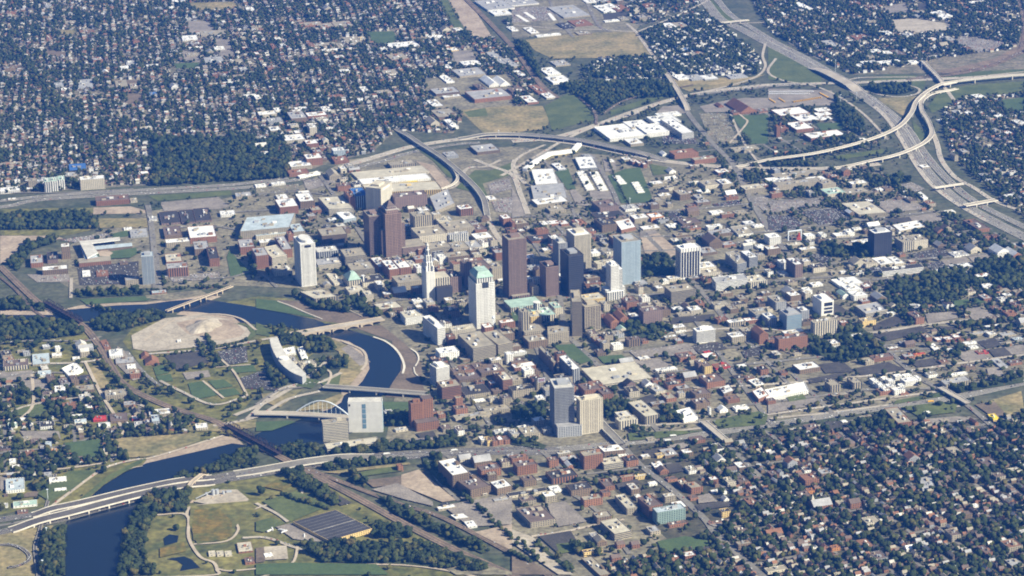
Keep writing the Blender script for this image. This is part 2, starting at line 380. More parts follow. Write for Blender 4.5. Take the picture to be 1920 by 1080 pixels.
TP(2, 1, '''lawn 320,210 420,185 480,340 415,345
lawn 720,240 850,190 960,178 1065,440 820,447
lot 580,350 740,360 752,415 590,415
lot 430,350 480,345 590,470 480,460
lot 960,640 1060,630 1090,670 960,700
dirt 960,700 1100,670 1240,800 1240,865 1000,835
asph c.9 1140,515 1230,500 1340,620 1260,630
asph c.9 1500,455 1700,420 1720,455 1520,470
lot c.4 1790,410 1920,390 1920,540
lot 0,330 60,430 100,540 0,560
under w.8 970,860 1120,830 1240,860 1250,980 1000,1000
grass 1030,150 1180,180 1200,220 1060,240
dry 280,60 480,20 500,70 160,150
lot 680,110 780,130 780,200 700,210''')
TP(3, 1, '''asph c.95 0,540 180,540 270,612 140,660 0,645
asph c.95 230,510 520,480 615,570 390,612
lot c.2 800,440 1060,400 1170,490 900,520
lot c.5 0,430 350,410 440,450 330,470 30,520
lot 1060,550 1250,520 1330,580 1100,605
asph 870,570 1060,550 1090,600 930,610
lot c.5 970,310 1080,290 1180,340 1080,370
under w.9 390,760 620,790 600,860 400,840
under w.9 640,760 780,780 780,860 640,850
under w.72 1560,900 1920,830 1925,1080 870,1080 900,1040 1100,990 1560,960
asph c.6 1050,830 1300,780 1380,830 1150,890
lot c.1 1300,880 1480,850 1520,900 1340,920
lot 1500,850 1640,830 1730,870 1560,910
asph c.9 1170,900 1290,880 1350,930 1230,950
lot 900,1000 1180,960 1290,1000 870,1050
asph c.8 310,830 420,820 500,870 400,900
grass 450,100 860,40 880,70 560,120
under w.8 740,260 1020,240 1060,290 800,310''')
TP(0, 2, '''pale 985,360 1230,232 1500,205 1700,235 1850,300 1900,370 1700,420 1540,440 1120,482 1000,460
dirt 1320,265 1500,225 1750,250 1840,330 1800,370 1650,400 1400,345
grass 1740,270 1910,280 1920,360 1840,400 1880,340 1850,290
asph 1230,510 1500,480 1570,560 1330,622
asph c.8 1620,480 1850,440 1860,560 1700,582
lot 1370,640 1560,620 1580,670 1400,692
lawn 1410,720 1530,700 1630,810 1450,842
lawn 1560,700 1680,690 1750,740 1620,762
lawn 1640,770 1760,755 1805,800 1670,824
lawn 1720,600 1900,580 1925,630 1760,642
lawn 1150,600 1220,580 1270,640 1170,660
lawn 1170,664 1280,648 1300,700 1200,714
asph c.7 1800,680 1925,640 1925,760 1830,760
under w1 0,90 280,80 340,180 0,165
under w1 0,235 600,280 620,350 200,410 0,430
under w.9 680,270 900,200 1230,190 1240,230 900,330 720,320
lawn 600,90 1180,62 1100,100 650,128
pave 1090,60 1500,20 1560,50 1250,100 1100,80
under w.55 560,40 1060,15 1080,55 600,75
lot 880,440 1000,520 1060,680 1000,700 860,560
dry 650,600 740,590 830,740 760,770
lot 150,700 340,690 370,780 230,780
lot 0,640 240,620 260,690 0,720
grass 110,890 340,870 350,985 140,960
dry 1400,1050 1700,1010 1925,990 1920,1050 1700,1080 1400,1080''')
TP(1, 2, '''lawn 0,85 150,100 330,180 460,230 210,190 0,155
grass 0,262 120,310 100,370 0,350
dry 400,370 560,380 700,440 800,540 800,620 700,740 560,740 640,600 620,480
under w.9 360,560 520,540 530,640 470,690 380,640
under w.9 540,540 690,530 690,610 560,610
under w.9 180,350 560,420 600,480 380,490 360,440 200,420
asph c.8 0,640 80,620 200,780 0,760
under w.9 60,590 130,600 240,740 130,760
dry 40,800 360,760 260,840 180,900 60,860
grass 470,700 640,640 620,740 520,750
dry 300,930 620,800 660,810 560,910
lot 640,460 780,590 860,560 700,430
under w.8 660,90 800,110 940,210 900,250 780,170
under w.7 280,60 470,100 690,130 700,190 420,160
lawn 0,1010 240,1000 300,1010 120,1075 0,1080
lawn 950,860 1140,860 1150,940 980,980
grass 240,650 480,700 420,760 300,740
under w.8 960,960 1150,950 1150,1040 970,1040''')
TP(2, 2, '''lawn 310,435 460,425 600,548 520,575 400,520
lawn 640,520 820,505 882,548 690,572
lot c.2 880,480 1330,420 1390,500 1100,520 950,545
lot 900,545 1090,530 1250,620 1080,650
under w.85 690,850 880,840 960,940 700,980
under w.8 1120,880 1250,930 1260,1010 1130,1010
asph 1180,230 1520,200 1520,240 1200,280
asph c.9 1340,440 1540,410 1620,460 1410,500
asph 1660,570 1740,560 1800,610 1690,625
grass 1500,1000 1850,930 1920,960 1900,1030 1560,1060
asph c.7 1720,480 1850,450 1880,500 1750,530
under w.7 840,290 1100,260 1200,330 1080,400 860,360
under w.8 0,900 260,850 250,1030 0,990
lawn 0,180 50,180 50,260 0,280
asph 960,830 1060,800 1100,870 1010,870''')
TP(3, 2, '''lot 1180,200 1400,180 1425,230 1200,272
lot 1470,160 1600,150 1710,220 1540,250
asph c.5 790,280 960,210 1065,270 800,322
asph c.1 780,360 1150,290 1205,330 900,402
lawn 1390,100 1500,90 1530,130 1400,152
lawn 1510,90 1580,80 1640,110 1570,125
asph c.2 380,580 560,555 650,632 430,645
asph c.1 640,610 900,560 1045,622 700,662
asph 1060,560 1240,530 1300,580 1120,600
asph c.9 1560,410 1700,380 1760,440 1640,460
asph c.4 1270,290 1400,300 1450,350 1330,330
lot 1390,500 1560,470 1680,530 1480,555
asph 1650,470 1770,450 1840,510 1700,525
lot 1770,450 1920,430 1925,500 1830,505
asph c.6 290,690 560,640 580,680 320,720
under w.7 880,0 1500,0 1480,60 1300,100 1100,120 950,90
under w.6 300,400 560,380 720,520 560,570 330,490
under w.6 500,330 700,300 860,430 900,520 700,520
grass 960,850 1290,790 1310,820 940,880
under w.5 1360,740 1920,670 1920,715 1400,800
under w.8 640,990 850,960 970,1040 700,1060
grass 1000,900 1300,860 1420,880 1400,940 1130,970 1060,930
dry 1640,860 1900,780 1925,940 1790,965
brown 1550,880 1700,860 1790,960 1700,985
lot 1180,990 1420,970 1580,990 1240,1030
lot 0,880 350,830 400,880 100,930 0,950
grass 130,810 260,800 290,840 160,860
asph c.6 430,1010 630,1000 640,1060 440,1070
lot 1640,610 1740,600 1770,660 1660,690
asph c.8 200,40 520,130 620,190 520,210''')
TP(0, 3, '''park 1430,560 1870,525 1920,580 1780,700 1700,810 1480,850 1420,700
meadow 1460,590 1640,580 1740,680 1740,790 1600,830 1450,820 1440,700
meadow 1200,880 1380,830 1400,900 1200,950
pale 1450,530 1650,440 1780,440 1870,515 1560,550
dry 820,60 1500,15 1500,80 1150,190 940,200 900,120
lawn 480,90 750,60 760,200 560,200
grass 280,470 520,300 740,290 540,440 380,530
grass 590,520 820,330 1060,210 1100,205 1060,240 820,370 640,520
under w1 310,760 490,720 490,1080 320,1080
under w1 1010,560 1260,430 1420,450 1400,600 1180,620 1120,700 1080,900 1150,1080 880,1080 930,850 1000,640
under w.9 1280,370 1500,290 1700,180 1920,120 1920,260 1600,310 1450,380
under w.8 230,390 360,380 370,440 240,440
lot c.2 150,0 440,0 460,60 200,70
brown 200,460 290,450 280,490 160,500
lot c.6 0,340 70,360 60,440 0,440''')
TP(1, 3, '''lot c.1 150,720 270,690 545,850 280,810
pale 60,870 230,860 242,960 60,970
brown 0,880 60,870 70,980 0,990
grass 780,310 1080,250 1100,300 800,340
brown 810,370 1160,330 1205,392 880,422
dirt 1090,330 1220,290 1500,520 1400,535 1090,410
lot c.35 870,440 1060,390 1325,530 1330,565 1100,510
dry 500,310 1150,235 1160,250 620,320
under w.9 460,270 1100,210 1130,235 560,300
under w.8 690,310 760,330 830,430 740,410
grass 50,530 300,450 560,560 260,680
grass 0,680 120,650 220,690 60,760 0,750
meadow 60,420 160,360 280,400 200,450
under w.9 200,300 320,310 650,540 560,560 400,450 280,400
asph c.25 400,380 480,400 720,540 640,560
under w.8 280,840 450,830 900,830 1300,850 1750,990 1700,1060 1100,1000 500,980
under w1 880,690 1180,720 1160,800 880,800
under w.5 900,470 1100,560 1750,900 1700,920 1040,620
lawn 0,1000 280,990 900,1000 1000,1080 0,1080
pave 1130,860 1920,1060 1920,1080 1500,1080
lot c.3 1400,560 1920,470 1920,700 1600,720
dirt c.1 1640,760 1920,700 1920,900
asph c.9 1200,20 1330,0 1360,50 1240,60
lot c.2 1150,60 1480,40 1440,100 1180,130
under w.8 1250,200 1370,190 1480,420 1400,410 1260,260
under w.9 560,140 1560,60 1580,110 1000,150 560,190
under w.85 130,120 400,90 500,200 300,220 150,160''')
TP(2, 3, '''lawn 1090,830 1300,790 1500,830 1450,880 1130,922
pale 0,740 160,800 330,970 460,1080 350,1080 0,840
brown 0,900 330,1080 0,1080
asph 200,790 440,750 520,880 350,922
grass 330,850 510,830 520,890 360,925
lot c.9 260,550 400,530 560,680 350,720 300,640
under w.95 160,820 220,860 480,1060 420,1060 170,850
under w.9 0,60 130,60 260,110 240,140 0,100
asph c.7 980,150 1150,130 1180,180 1030,200
lot c.3 1150,110 1340,80 1340,120 1200,150
asph c.8 1150,250 1250,240 1300,300 1180,320
asph c.8 1370,560 1620,520 1660,560 1400,600
lot 1390,490 1480,470 1540,530 1400,545
under w.9 440,880 560,850 700,930 520,940
asph 780,400 940,360 960,390 800,440
lot 1470,700 1640,660 1680,690 1520,720
grass 870,20 1200,0 1430,0 1160,50 880,75''')
# ---------------- highways, streets, railways ----------------
def F(s): return nums(s)
HW = []
def hw(s, wid, mat=asphalt, cars=.5, **k):
    w2 = road('highway', F(s), wid, mat, **k); HW.append((w2, wid, RZ[0], cars)); return w2
hw('-150,990 -40,980 0,975 60,966 150,951 250,927 350,906 480,882 605,863 730,853 855,846 960,842 1050,843', 26, asph_dk, edge=1, lines=2)
hw('-150,1018 -40,1008 0,999 60,985 125,972 200,951 275,932 350,914 480,891 605,871 730,860 855,852 960,849 1060,850', 26, asph_dk, edge=1, lines=2)
hw('-150,1005 0,986 100,966 230,944 330,920', 10, asphalt, cars=.2)
hw('1050,843 1177,831 1320,815 1445,797 1560,779 1665,764 1790,746 1920,718 2080,690', 30, asphalt, edge=1.5, lines=3)
hw('1240,812 1340,800 1440,786 1540,776 1665,760', 9, conc, cars=.1)
hw('1480,806 1590,791 1700,772 1800,762', 9, conc, cars=.1)
hw('-150,398 0,389 50,379 100,373 250,364 400,356 480,350 510,343 560,337 600,322', 26, asphalt, edge=2.5, lines=1)
hw('-150,388 0,377 100,367 250,358 420,348 480,342 540,334', 24, asphalt, edge=2.5, lines=1)
hw('647,311 700,296 740,284 780,274 860,262 930,259 1000,261 1090,271 1170,288 1250,303 1350,313 1440,317 1560,316 1650,308', 32, conc, edge=2.5, lines=2)
hw('660,316 720,302 780,284 850,272 900,268', 20, asphalt, edge=2)
hw('960,266 1000,263 1045,257 1110,238 1197,207 1265,186 1330,172 1400,164 1440,160 1535,157 1615,155 1752,149 1840,145 1920,140 2080,136', 30, conc, edge=2, lines=1)
hw('940,330 980,308 1020,285 1060,262 1120,236 1200,211', 14, conc, cars=.2)
hw('1290,180 1350,173 1420,165 1440,163 1500,158', 22, asphalt, cars=.3)
hw('1270,-60 1320,0 1350,36 1390,55 1440,82 1490,108 1540,135 1590,162 1640,196 1680,230 1705,270 1725,307 1760,348 1815,390 1915,442 2040,500', 42, asphalt, edge=2, lines=4)
hw('1300,-60 1345,0 1372,30 1405,50 1455,80 1510,108 1560,137 1605,165 1655,200 1700,240 1735,290 1775,335 1830,380 1940,435 2060,490', 26, asphalt, edge=2, lines=2)
hw('1640,200 1665,225 1690,262 1715,305 1745,345 1790,380 1850,415', 16, conc, cars=.3)
hw('1745,240 1757,270 1765,300 1790,332 1825,352 1870,380 1930,400', 16, conc, edge=2)
hw('1595,158 1625,172 1677,182 1715,178 1724,168 1702,161 1660,161', 9, conc, cars=.1)
hw('1590,150 1620,146 1700,145 1800,146 1920,135', 10, conc, cars=.1)
hw('1435,82 1430,105 1435,125 1420,143 1380,158 1330,170', 10, conc, cars=.1)
hw('1455,110 1440,135 1470,152 1520,160 1570,180 1620,215 1665,262', 10, conc, cars=.1)
# local roads
def rd(s, wid=12, mat=asphalt, **k): return road('street', F(s), wid, mat, **k)
rd('0,600 60,560', 10) if False else None
rd('742,242 780,270 830,302 880,345 905,375 915,410 930,440 960,480', 17, conc)
rd('875,350 868,328 880,315 910,313 940,300', 12, conc, edge=1.2)
rd('890,300 920,312 960,328 975,362 990,402', 16, conc, edge=1.5)
rd('965,300 962,312 967,325 985,345', 14, conc, edge=1.5)
rd('965,302 985,288 1022,272', 12, conc)
rd('800,365 850,352 858,340 850,325 835,305', 9, conc)
rd('1255,145 1285,205 1330,262 1375,310 1400,360 1435,420 1480,480', 18)
rd('1175,45 1192,60 1210,85 1230,112 1255,142', 13, conc)
rd('1195,60 1250,38 1320,5 1350,-20', 10, conc)
rd('960,47 1060,55 1130,56 1190,60 1270,52 1350,46 1450,42', 10, conc)
rd('1020,-20 1050,40 1075,70', 12); rd('1090,-20 1120,45 1145,60', 14)
rd('1727,117 1767,160 1790,190', 14, conc)
rd('1367,270 1400,232 1395,222 1380,210', 7, pathm); rd('1370,215 1390,260 1410,290 1440,330', 8, conc)
rd('1110,290 1150,360 1165,400 1200,430 1250,480 1300,530 1360,600', 14)
rd('1020,300 1060,360 1080,410', 10)
rd('960,408 1100,402 1255,396 1385,385 1440,378 1560,372 1640,360', 12)
rd('960,445 1080,440 1200,445 1300,440 1420,436 1492,430 1575,420 1655,409 1752,397', 12)
rd('1140,470 1250,470 1390,455 1500,452 1575,447 1735,440 1860,430', 10)
rd('1235,520 1340,515 1450,505 1560,495 1700,488 1860,476 1920,470', 12)
rd('1190,555 1330,545 1440,530 1560,520 1640,525 1700,515', 14)
rd('700,572 760,562 880,560 960,572 1060,560 1190,553', 14)
rd('1160,640 1300,620 1440,618 1590,629 1735,610 1830,600 1920,590', 14, conc)
rd('1170,660 1300,655 1430,650 1560,645 1700,648 1830,640 1930,630', 11)
rd('1240,700 1330,690 1440,680 1560,668 1680,660 1800,650 1930,640', 11)
rd('1300,728 1440,722 1612,707 1705,696 1815,680 1920,666 2000,655', 12, conc)
rd('1330,770 1440,755 1545,742 1620,732 1760,728 1860,715', 12)
rd('1200,800 1340,790 1440,778 1560,762 1660,748 1760,735', 11, conc)
rd('1487,702 1520,735 1560,775', 12); rd('1680,675 1725,710 1760,730 1815,762 1860,800', 14)
rd('1620,627 1655,647 1700,690', 11); rd('1355,585 1400,640 1450,690 1500,745', 11)
rd('1270,560 1310,610 1360,680 1420,760 1450,800', 12)
rd('1020,400 1060,440 1110,500 1160,560 1190,600', 12)
rd('990,440 1030,500 1050,560 1060,620 1095,660 1145,710 1190,760 1240,815', 14)
rd('940,550 975,600 1010,660 1030,720', 14); rd('850,590 880,650 940,720 1000,780', 13)
rd('1100,755 1145,810 1185,857 1215,885 1245,907 1285,940 1322,975 1350,1010 1440,1090', 16)
rd('1290,765 1330,810 1370,840 1430,900', 13); rd('1415,800 1450,820 1475,850', 11)
rd('985,832 1020,850 1050,880', 13)
rd('830,850 900,900 960,940', 10); rd('800,855 820,900 860,940', 9)
rd('865,935 930,920 1010,900 1080,890', 10, conc); rd('997,1007 1060,998 1122,984 1170,975', 9, pathm)
rd('1060,920 1120,960 1180,1040', 10); rd('1100,890 1180,880 1260,870', 9)
rd('960,700 1040,690', 10); rd('820,640 870,720 920,800', 10)
rd('860,760 940,750 1010,740', 9); rd('900,800 960,790 1020,785', 9)
rd('277,385 282,410 288,462 292,545', 17, asphalt); rd('0,362 120,362 250,355', 8)
rd('134,522 133,560', 9, conc); rd('293,470 300,545', 12)
rd('300,430 400,425 480,440 560,455', 10); rd('290,520 420,522 480,510 520,540', 9)
rd('420,400 500,395 620,390 680,380', 12); rd('480,365 560,360 640,372 700,390', 10)
rd('600,480 640,470 700,500', 10); rd('600,330 650,400 690,460', 12)
# west side streets, paths
rd('460,790 520,735 560,722 600,718 640,700', 12, conc)
rd('400,800 480,783 540,750 600,735', 12, conc); rd('440,780 500,755 560,720 590,700 612,680', 14, conc)
rd('480,760 520,735 580,725', 8)
rd('275,665 400,655 480,640 555,628', 12, conc); rd('270,640 330,600 400,590 450,598 480,620', 7, pathm)
rd('640,640 680,658 687,680 678,695', 7, pathm); rd('600,690 620,700 615,720 600,730', 6, pathm)
rd('0,688 60,683 130,682 190,676', 12, conc); rd('0,645 60,640 160,640 190,632', 10)
rd('0,710 60,700 120,700', 9); rd('60,703 62,760 35,790', 8, pathm)
rd('0,785 60,760 200,745 290,770', 9, conc); rd('160,680 190,740 230,810 215,862', 8, pathm)
rd('237,660 270,700 300,725', 10); rd('300,715 340,735 400,760 460,745', 9, conc)
rd('380,715 420,748', 6, pathm); rd('405,690 470,685', 5, pathm); rd('415,675 440,700 465,745', 6, pathm)
rd('0,891 60,885 120,880 180,872 200,868', 8, pathm); rd('0,852 60,845 130,835 190,815', 8)
rd('92,955 135,922 195,880 250,864 290,858 420,818', 9, pathm)
rd('150,941 185,912 240,882 268,875', 4, pathm)
rd('295,967 350,967 354,1010 375,1045 400,1056 407,1070 400,1080 275,1085', 7, pathm)
rd('350,967 353,957 367,950 465,940', 7, pathm); rd('363,1022 425,1016 447,995 443,975 480,955 560,930 565,918', 6, pathm)
rd('455,1010 500,1010 560,1030 610,1035', 9, conc); rd('407,1068 430,1072 480,1068 545,1060 560,1020', 6, pathm)
rd('480,945 520,965 540,980', 8, conc); rd('495,942 530,940 555,943', 4, pathm)
rd('470,1090 540,1072 700,1060 820,1068 960,1100', 7, pathm)
rd('100,893 102,900 72,1005 66,1030 72,1080 80,1140', 8, asph_dk, edge=1)
rd('-60,1030 0,1023 30,1025 52,1038 55,1052 35,1062 15,1066', 9, asph_dk, edge=1)
rd('275,1000 265,1030 262,1080', 5, pathm)
rd('700,633 722,641 740,654 752,670 758,688 755,702', 6, concw); rd('770,655 782,664 785,676 779,688', 4, concw); rd('776,690 778,700 785,708', 3, concw); rd('520,566 545,575 575,588 605,600', 3, concw); rd('640,575 660,585 680,595', 3, pathm)
# railways
def rail(s, wid=16):
    road('railway', F(s), wid, PM['rail'](), lines=0)
    w2, _, z = ROADS[-1]; mb = MB()
    for off in (-wid*.22, wid*.22):
        a, b = ribbon_pts(w2, abs(off)*2+1.6); a2, b2 = ribbon_pts(w2, abs(off)*2-1.6)
        A, B = (a, a2) if off > 0 else (b2, b)
        for i in range(len(w2)-1): mb.poly([(B[i][0], B[i][1], z+.2), (B[i+1][0], B[i+1][1], z+.2), (A[i+1][0], A[i+1][1], z+.2), (A[i][0], A[i][1], z+.2)])
    tag(mb.build('railway', railm), kind='structure')
rail('0,500 60,558 85,575 150,608 185,647 210,690 237,725 312,762 400,790 430,808 525,858 570,882 670,935 755,982 855,1033 960,1080 1060,1130', 20)
rail('575,880 692,925 760,950 830,972 960,1040 1060,1100', 14)
rail('855,-20 955,82 1010,155 1045,185', 20)
rail('0,72 37,110 100,190 150,250 190,297 215,325', 11)
rail('1085,182 1115,212 1118,235', 10); rail('1130,215 1170,190 1240,172 1300,160', 10)
rail('1700,150 1810,138 1880,115 1915,90 1920,40 1900,-20', 16); rail('1720,145 1830,130 1900,105 1940,85', 10)
rail('0,520 30,545 60,580 90,600', 8)
# ---------------- bridges ----------------
def W2(x, y): return P(x, y)[:2]
def bridge(label, name, a, b, wid, h, mat=conc, piers=3, side=concw, arches=0, ramp=0, pts=None, cat='bridge', group=None, rail_h=1.3, pierw=3):
    p = [W2(*q) for q in (pts or [a, b])]; p = smooth(p, 6) if len(p) > 2 else np.array([p[0]+(p[1]-p[0])*t for t in np.linspace(0, 1, 13)])
    root = link(name, None, loc=(p[0][0], p[0][1], 1.2)); tag(root, label, cat, group)
    p = p-p[0]; n = len(p); a_, b_ = ribbon_pts(p, wid); mb = MB()
    hh = [h*(lambda t: t*t*(3-2*t))(min(1, i/(n*ramp), (n-1-i)/(n*ramp)) if ramp else 1) for i in range(n)]
    for i in range(n-1):
        A0, A1, B0, B1 = a_[i], a_[i+1], b_[i], b_[i+1]; z0, z1 = hh[i]+.6, hh[i+1]+.6
        mb.poly([(*B0, z0), (*B1, z1), (*A1, z1), (*A0, z0)]); mb.poly([(*A0, z0-1.8), (*A1, z1-1.8), (*B1, z1-1.8), (*B0, z0-1.8)])
        mb.poly([(*B0, z0-1.8), (*B1, z1-1.8), (*B1, z1), (*B0, z0)]); mb.poly([(*A1, z1-1.8), (*A0, z0-1.8), (*A0, z0), (*A1, z1)])
    mb.build('deck', mat, root)
    for s in (1, -1):
        c, d = (ribbon_pts(p, wid+.8) if s > 0 else ribbon_pts(p, wid+.8)); e, f = ribbon_pts(p, wid-1.6)
        O, I = (c, e) if s > 0 else (d, f); mb = MB()
        for i in range(n-1):
            z0, z1 = hh[i]+.6, hh[i+1]+.6
            q = [O[i], O[i+1], I[i+1], I[i]] if s < 0 else [I[i], I[i+1], O[i+1], O[i]]
            mb.poly([(q[0][0], q[0][1], z0+rail_h), (q[1][0], q[1][1], z1+rail_h), (q[2][0], q[2][1], z1+rail_h), (q[3][0], q[3][1], z0+rail_h)])
            mb.poly([(*O[i], z0-1.9), (*O[i+1], z1-1.9), (*O[i+1], z1+rail_h), (*O[i], z0+rail_h)])
            mb.poly([(*I[i], z0-.1), (*I[i+1], z1-.1), (*I[i+1], z1+rail_h), (*I[i], z0+rail_h)])
        mb.build('parapet', side, root)
    for k in range(piers):
        i = int((k+1)*(n-1)/(piers+1)); t = (p[min(n-1, i+1)]-p[max(0, i-1)]); t = t/np.linalg.norm(t); nr = np.array([-t[1], t[0]])
        if hh[i] < 2: continue
        c = p[i]; q = [c-t*pierw/2-nr*wid*.48, c+t*pierw/2-nr*wid*.48, c+t*pierw/2+nr*wid*.48, c-t*pierw/2+nr*wid*.48]
        mb = MB(); mb.prism(ccw([tuple(x) for x in q]), -1.5, hh[i]-1.25); mb.build('pier', side, root)
    return root, p, hh
def arch_mesh(root, p0, p1, off, span_h, wid, z0, z1, mat):
    pass
def arches(root, p, wid, h, k, mat):
    a, b = p[0], p[-1]; t = (b-a); L_ = np.linalg.norm(t); t = t/L_; nr = np.array([-t[1], t[0]])
    for s in range(k):
        mb = MB(); s0 = L_*(.12+.76*s/k)+2.5; s1 = L_*(.12+.76*(s+1)/k)-2.5; N_ = 12
        for m_ in range(N_):
            u0, u1 = m_/N_, (m_+1)/N_; x0, x1 = s0+(s1-s0)*u0, s0+(s1-s0)*u1
            za, zb = (h-2.4)*math.sin(math.pi*u0)**.6-1, (h-2.4)*math.sin(math.pi*u1)**.6-1
            for sd in (-1, 1):
                o = nr*wid*.5*sd*.98; A = a+t*x0+o; B = a+t*x1+o
                mb.poly([(*A, za), (*B, zb), (*B, h-1.3), (*A, h-1.3)])
            A = a+t*x0-nr*wid*.49; B = a+t*x1-nr*wid*.49; C = a+t*x1+nr*wid*.49; D = a+t*x0+nr*wid*.49
            mb.poly([(*A, za), (*B, zb), (*C, zb), (*D, za)])
        mb.build('arch', mat, root)
tanst = noisy('bridge_stone', (.52, .44, .33), (.38, .32, .24), scale=.05)
r_, p_, h_ = bridge('wide tan stone bridge on low arches over the river, upstream of the river bend', 'arch_bridge', (545, 634), (718, 604), 26, 9, mat=conc, side=tanst, piers=4, pierw=5)
arches(r_, p_, 26, 9, 5, tanst)
bridge('plain flat concrete bridge crossing the river bend behind the white curved slab', 'road_bridge', (608, 731), (808, 746), 20, 9, mat=asphalt, piers=3)
r_, p_, h_ = bridge('white bridge with a single leaning arch over the river, left of the white curved slab', 'suspended_arch_bridge', None, None, 20, 8, pts=[(478, 781), (540, 782), (600, 785), (665, 790)], mat=conc, piers=2)
am = noisy('white_steel', (.72, .78, .84), (.64, .70, .76), scale=.1)
a0, a1 = W2(556, 778)-W2(478, 781), W2(655, 786)-W2(478, 781)
def tube(mb, pts, r, m=0, n=6):
    pts = [np.array(q, float) for q in pts]; rings = []
    for i, c in enumerate(pts):
        t = pts[min(i+1, len(pts)-1)]-pts[max(i-1, 0)]; t /= np.linalg.norm(t)
        u = np.cross(t, (0, 0, 1)); u = u/np.linalg.norm(u) if np.linalg.norm(u) > 1e-3 else np.array([1., 0, 0]); v = np.cross(t, u)
        rings.append([c+r*(u*math.cos(q)+v*math.sin(q)) for q in np.linspace(0, 2*math.pi, n, endpoint=False)])
    for i in range(len(pts)-1):
        for k in range(n):
            j = (k+1) % n; mb.poly([rings[i][k], rings[i][j], rings[i+1][j], rings[i+1][k]], m)
mb = MB(); ap = []
for u in np.linspace(0, 1, 25):
    q = a0+(a1-a0)*u; ap.append((q[0], q[1]+6*math.sin(math.pi*u), 8+30*math.sin(math.pi*u)))
tube(mb, ap, 1.5); mb.build('arch', am, r_)
for i in range(2, 23, 2):
    mb = MB(); q = a0+(a1-a0)*(i/24); tube(mb, [ap[i], (q[0], q[1], 8.5)], .35, n=4); mb.build('hanger', am, r_)
darkst = noisy('rusty_steel', (.07, .05, .05), (.045, .035, .04), scale=.1)
def truss(label, name, a, b, spans, wid, h, th):
    root, p, hh = bridge(label, name, a, b, wid, h, mat=darkst, side=darkst, piers=spans-1, rail_h=1.0)
    A, B = p[0], p[-1]; t = B-A; L_ = np.linalg.norm(t); t = t/L_; nr = np.array([-t[1], t[0]]); 
    for s in range(spans):
        for sd in (-1, 1):
            mb = MB(); s0 = L_*s/spans; sp = L_/spans; K = 6
            for k in range(K):
                x0 = s0+sp*k/K; x1 = s0+sp*(k+1)/K; z0 = h+.6+(th if 0 < k < K else 0); z1 = h+.6+(th if 0 < k+1 < K else 0)
                q = lambda x, z: (*(A+t*x+nr*sd*wid*.5), z)
                tube(mb, [q(x0, z0), q(x1, z1)], .9, n=4); tube(mb, [q(x0, h+.6), q(x1, h+.6)], .9, n=4)
                tube(mb, [q(x1, h+.6), q(x1, z1+.01)], .6, n=4); tube(mb, [q(x0, z0), q(x1, h+.6 if k % 2 == 0 else z1)], .6, n=4)
            mb.build('truss', darkst, root)
    return root
truss('dark steel railway truss bridge over the river at the far left of downtown', 'railway_bridge', (85, 572), (152, 610), 4, 12, 8, 10)
truss('dark steel railway truss bridge low over the wide river, below the white arch bridge', 'railway_bridge', (425, 803), (525, 857), 4, 12, 8, 10)
bridge('long thin dark railway bridge slanting over the upper river reach', 'railway_bridge', (312, 590), (436, 543), 8, 9, mat=darkst, side=tanst, piers=7)
# interstate over the river
bridge('long pale interstate bridge on tall piers over the wide river, lower left', 'highway_bridge', None, None, 30, 8, mat=asph_dk, pts=[(20, 995), (60, 985), (125, 970), (200, 950), (275, 931), (350, 914), (400, 905)], piers=11, ramp=.28)
bridge('far carriageway of the interstate bridge over the wide river', 'highway_bridge', None, None, 26, 8, mat=asph_dk, pts=[(60, 967), (90, 962), (150, 950), (250, 926), (350, 905), (400, 896)], piers=8, ramp=.28)
bridge('interstate overpass above the railway tracks beside the wooded bank', 'highway_bridge', None, None, 34, 6, mat=asphalt, pts=[(440, 890), (530, 878), (600, 868), (660, 861), (700, 858)], piers=3, ramp=.4)
bridge('small diagonal overpass across the interstate near the river trees', 'overpass', (350, 920), (388, 890), 10, 9, mat=pathm, side=tanst, piers=2, ramp=.25)
VIA = 'curving flyover ramps of the highway junction'
bridge('long outer flyover ramp curving up to the right edge, highway junction', 'flyover', None, None, 14, 13, mat=conc, pts=[(1380, 313), (1440, 307), (1540, 293), (1635, 268), (1685, 245), (1708, 220), (1720, 195), (1750, 172), (1790, 160), (1920, 147), (2060, 138)], piers=17, ramp=.12, group=VIA)
bridge('inner flyover ramp with pale parapets bending right through the highway junction', 'flyover', None, None, 14, 10, mat=conc, pts=[(1560, 317), (1625, 308), (1665, 301), (1702, 289), (1735, 272), (1747, 255), (1740, 232), (1728, 212), (1730, 193), (1755, 178), (1795, 167)], piers=11, ramp=.15, group=VIA)
bridge('long sweeping viaduct above the rail corridor behind the convention halls', 'viaduct', None, None, 26, 9, mat=asphalt, pts=[(860, 261), (930, 257), (1000, 259), (1090, 269), (1170, 286), (1250, 301)], piers=8, ramp=.15)
bridge('steep city viaduct curving down beside the convention halls', 'viaduct', None, None, 17, 9, mat=asphalt, pts=[(742, 242), (780, 270), (830, 302), (880, 345), (905, 375), (914, 405)], piers=7, ramp=.15)
bridge('narrow loop ramp around the end of the convention halls', 'flyover', None, None, 8, 7, mat=conc, pts=[(815, 362), (845, 353), (858, 340), (853, 325), (838, 305)], piers=5, ramp=.1)
bridge('road bridge crossing the rail valley behind the white mall roofs', 'overpass', None, None, 17, 9, mat=conc, pts=[(1247, 138), (1268, 170), (1290, 208)], piers=3, ramp=.1)
bridge('overpass carrying a street over the freeway at far right', 'overpass', None, None, 14, 9, mat=conc, pts=[(1722, 112), (1748, 138), (1772, 164)], piers=3, ramp=.15)
bridge('interstate overpass above the freeway, left of the wooded loop', 'overpass', None, None, 44, 9, mat=conc, pts=[(1525, 128), (1570, 150), (1610, 172)], piers=1, ramp=.2)
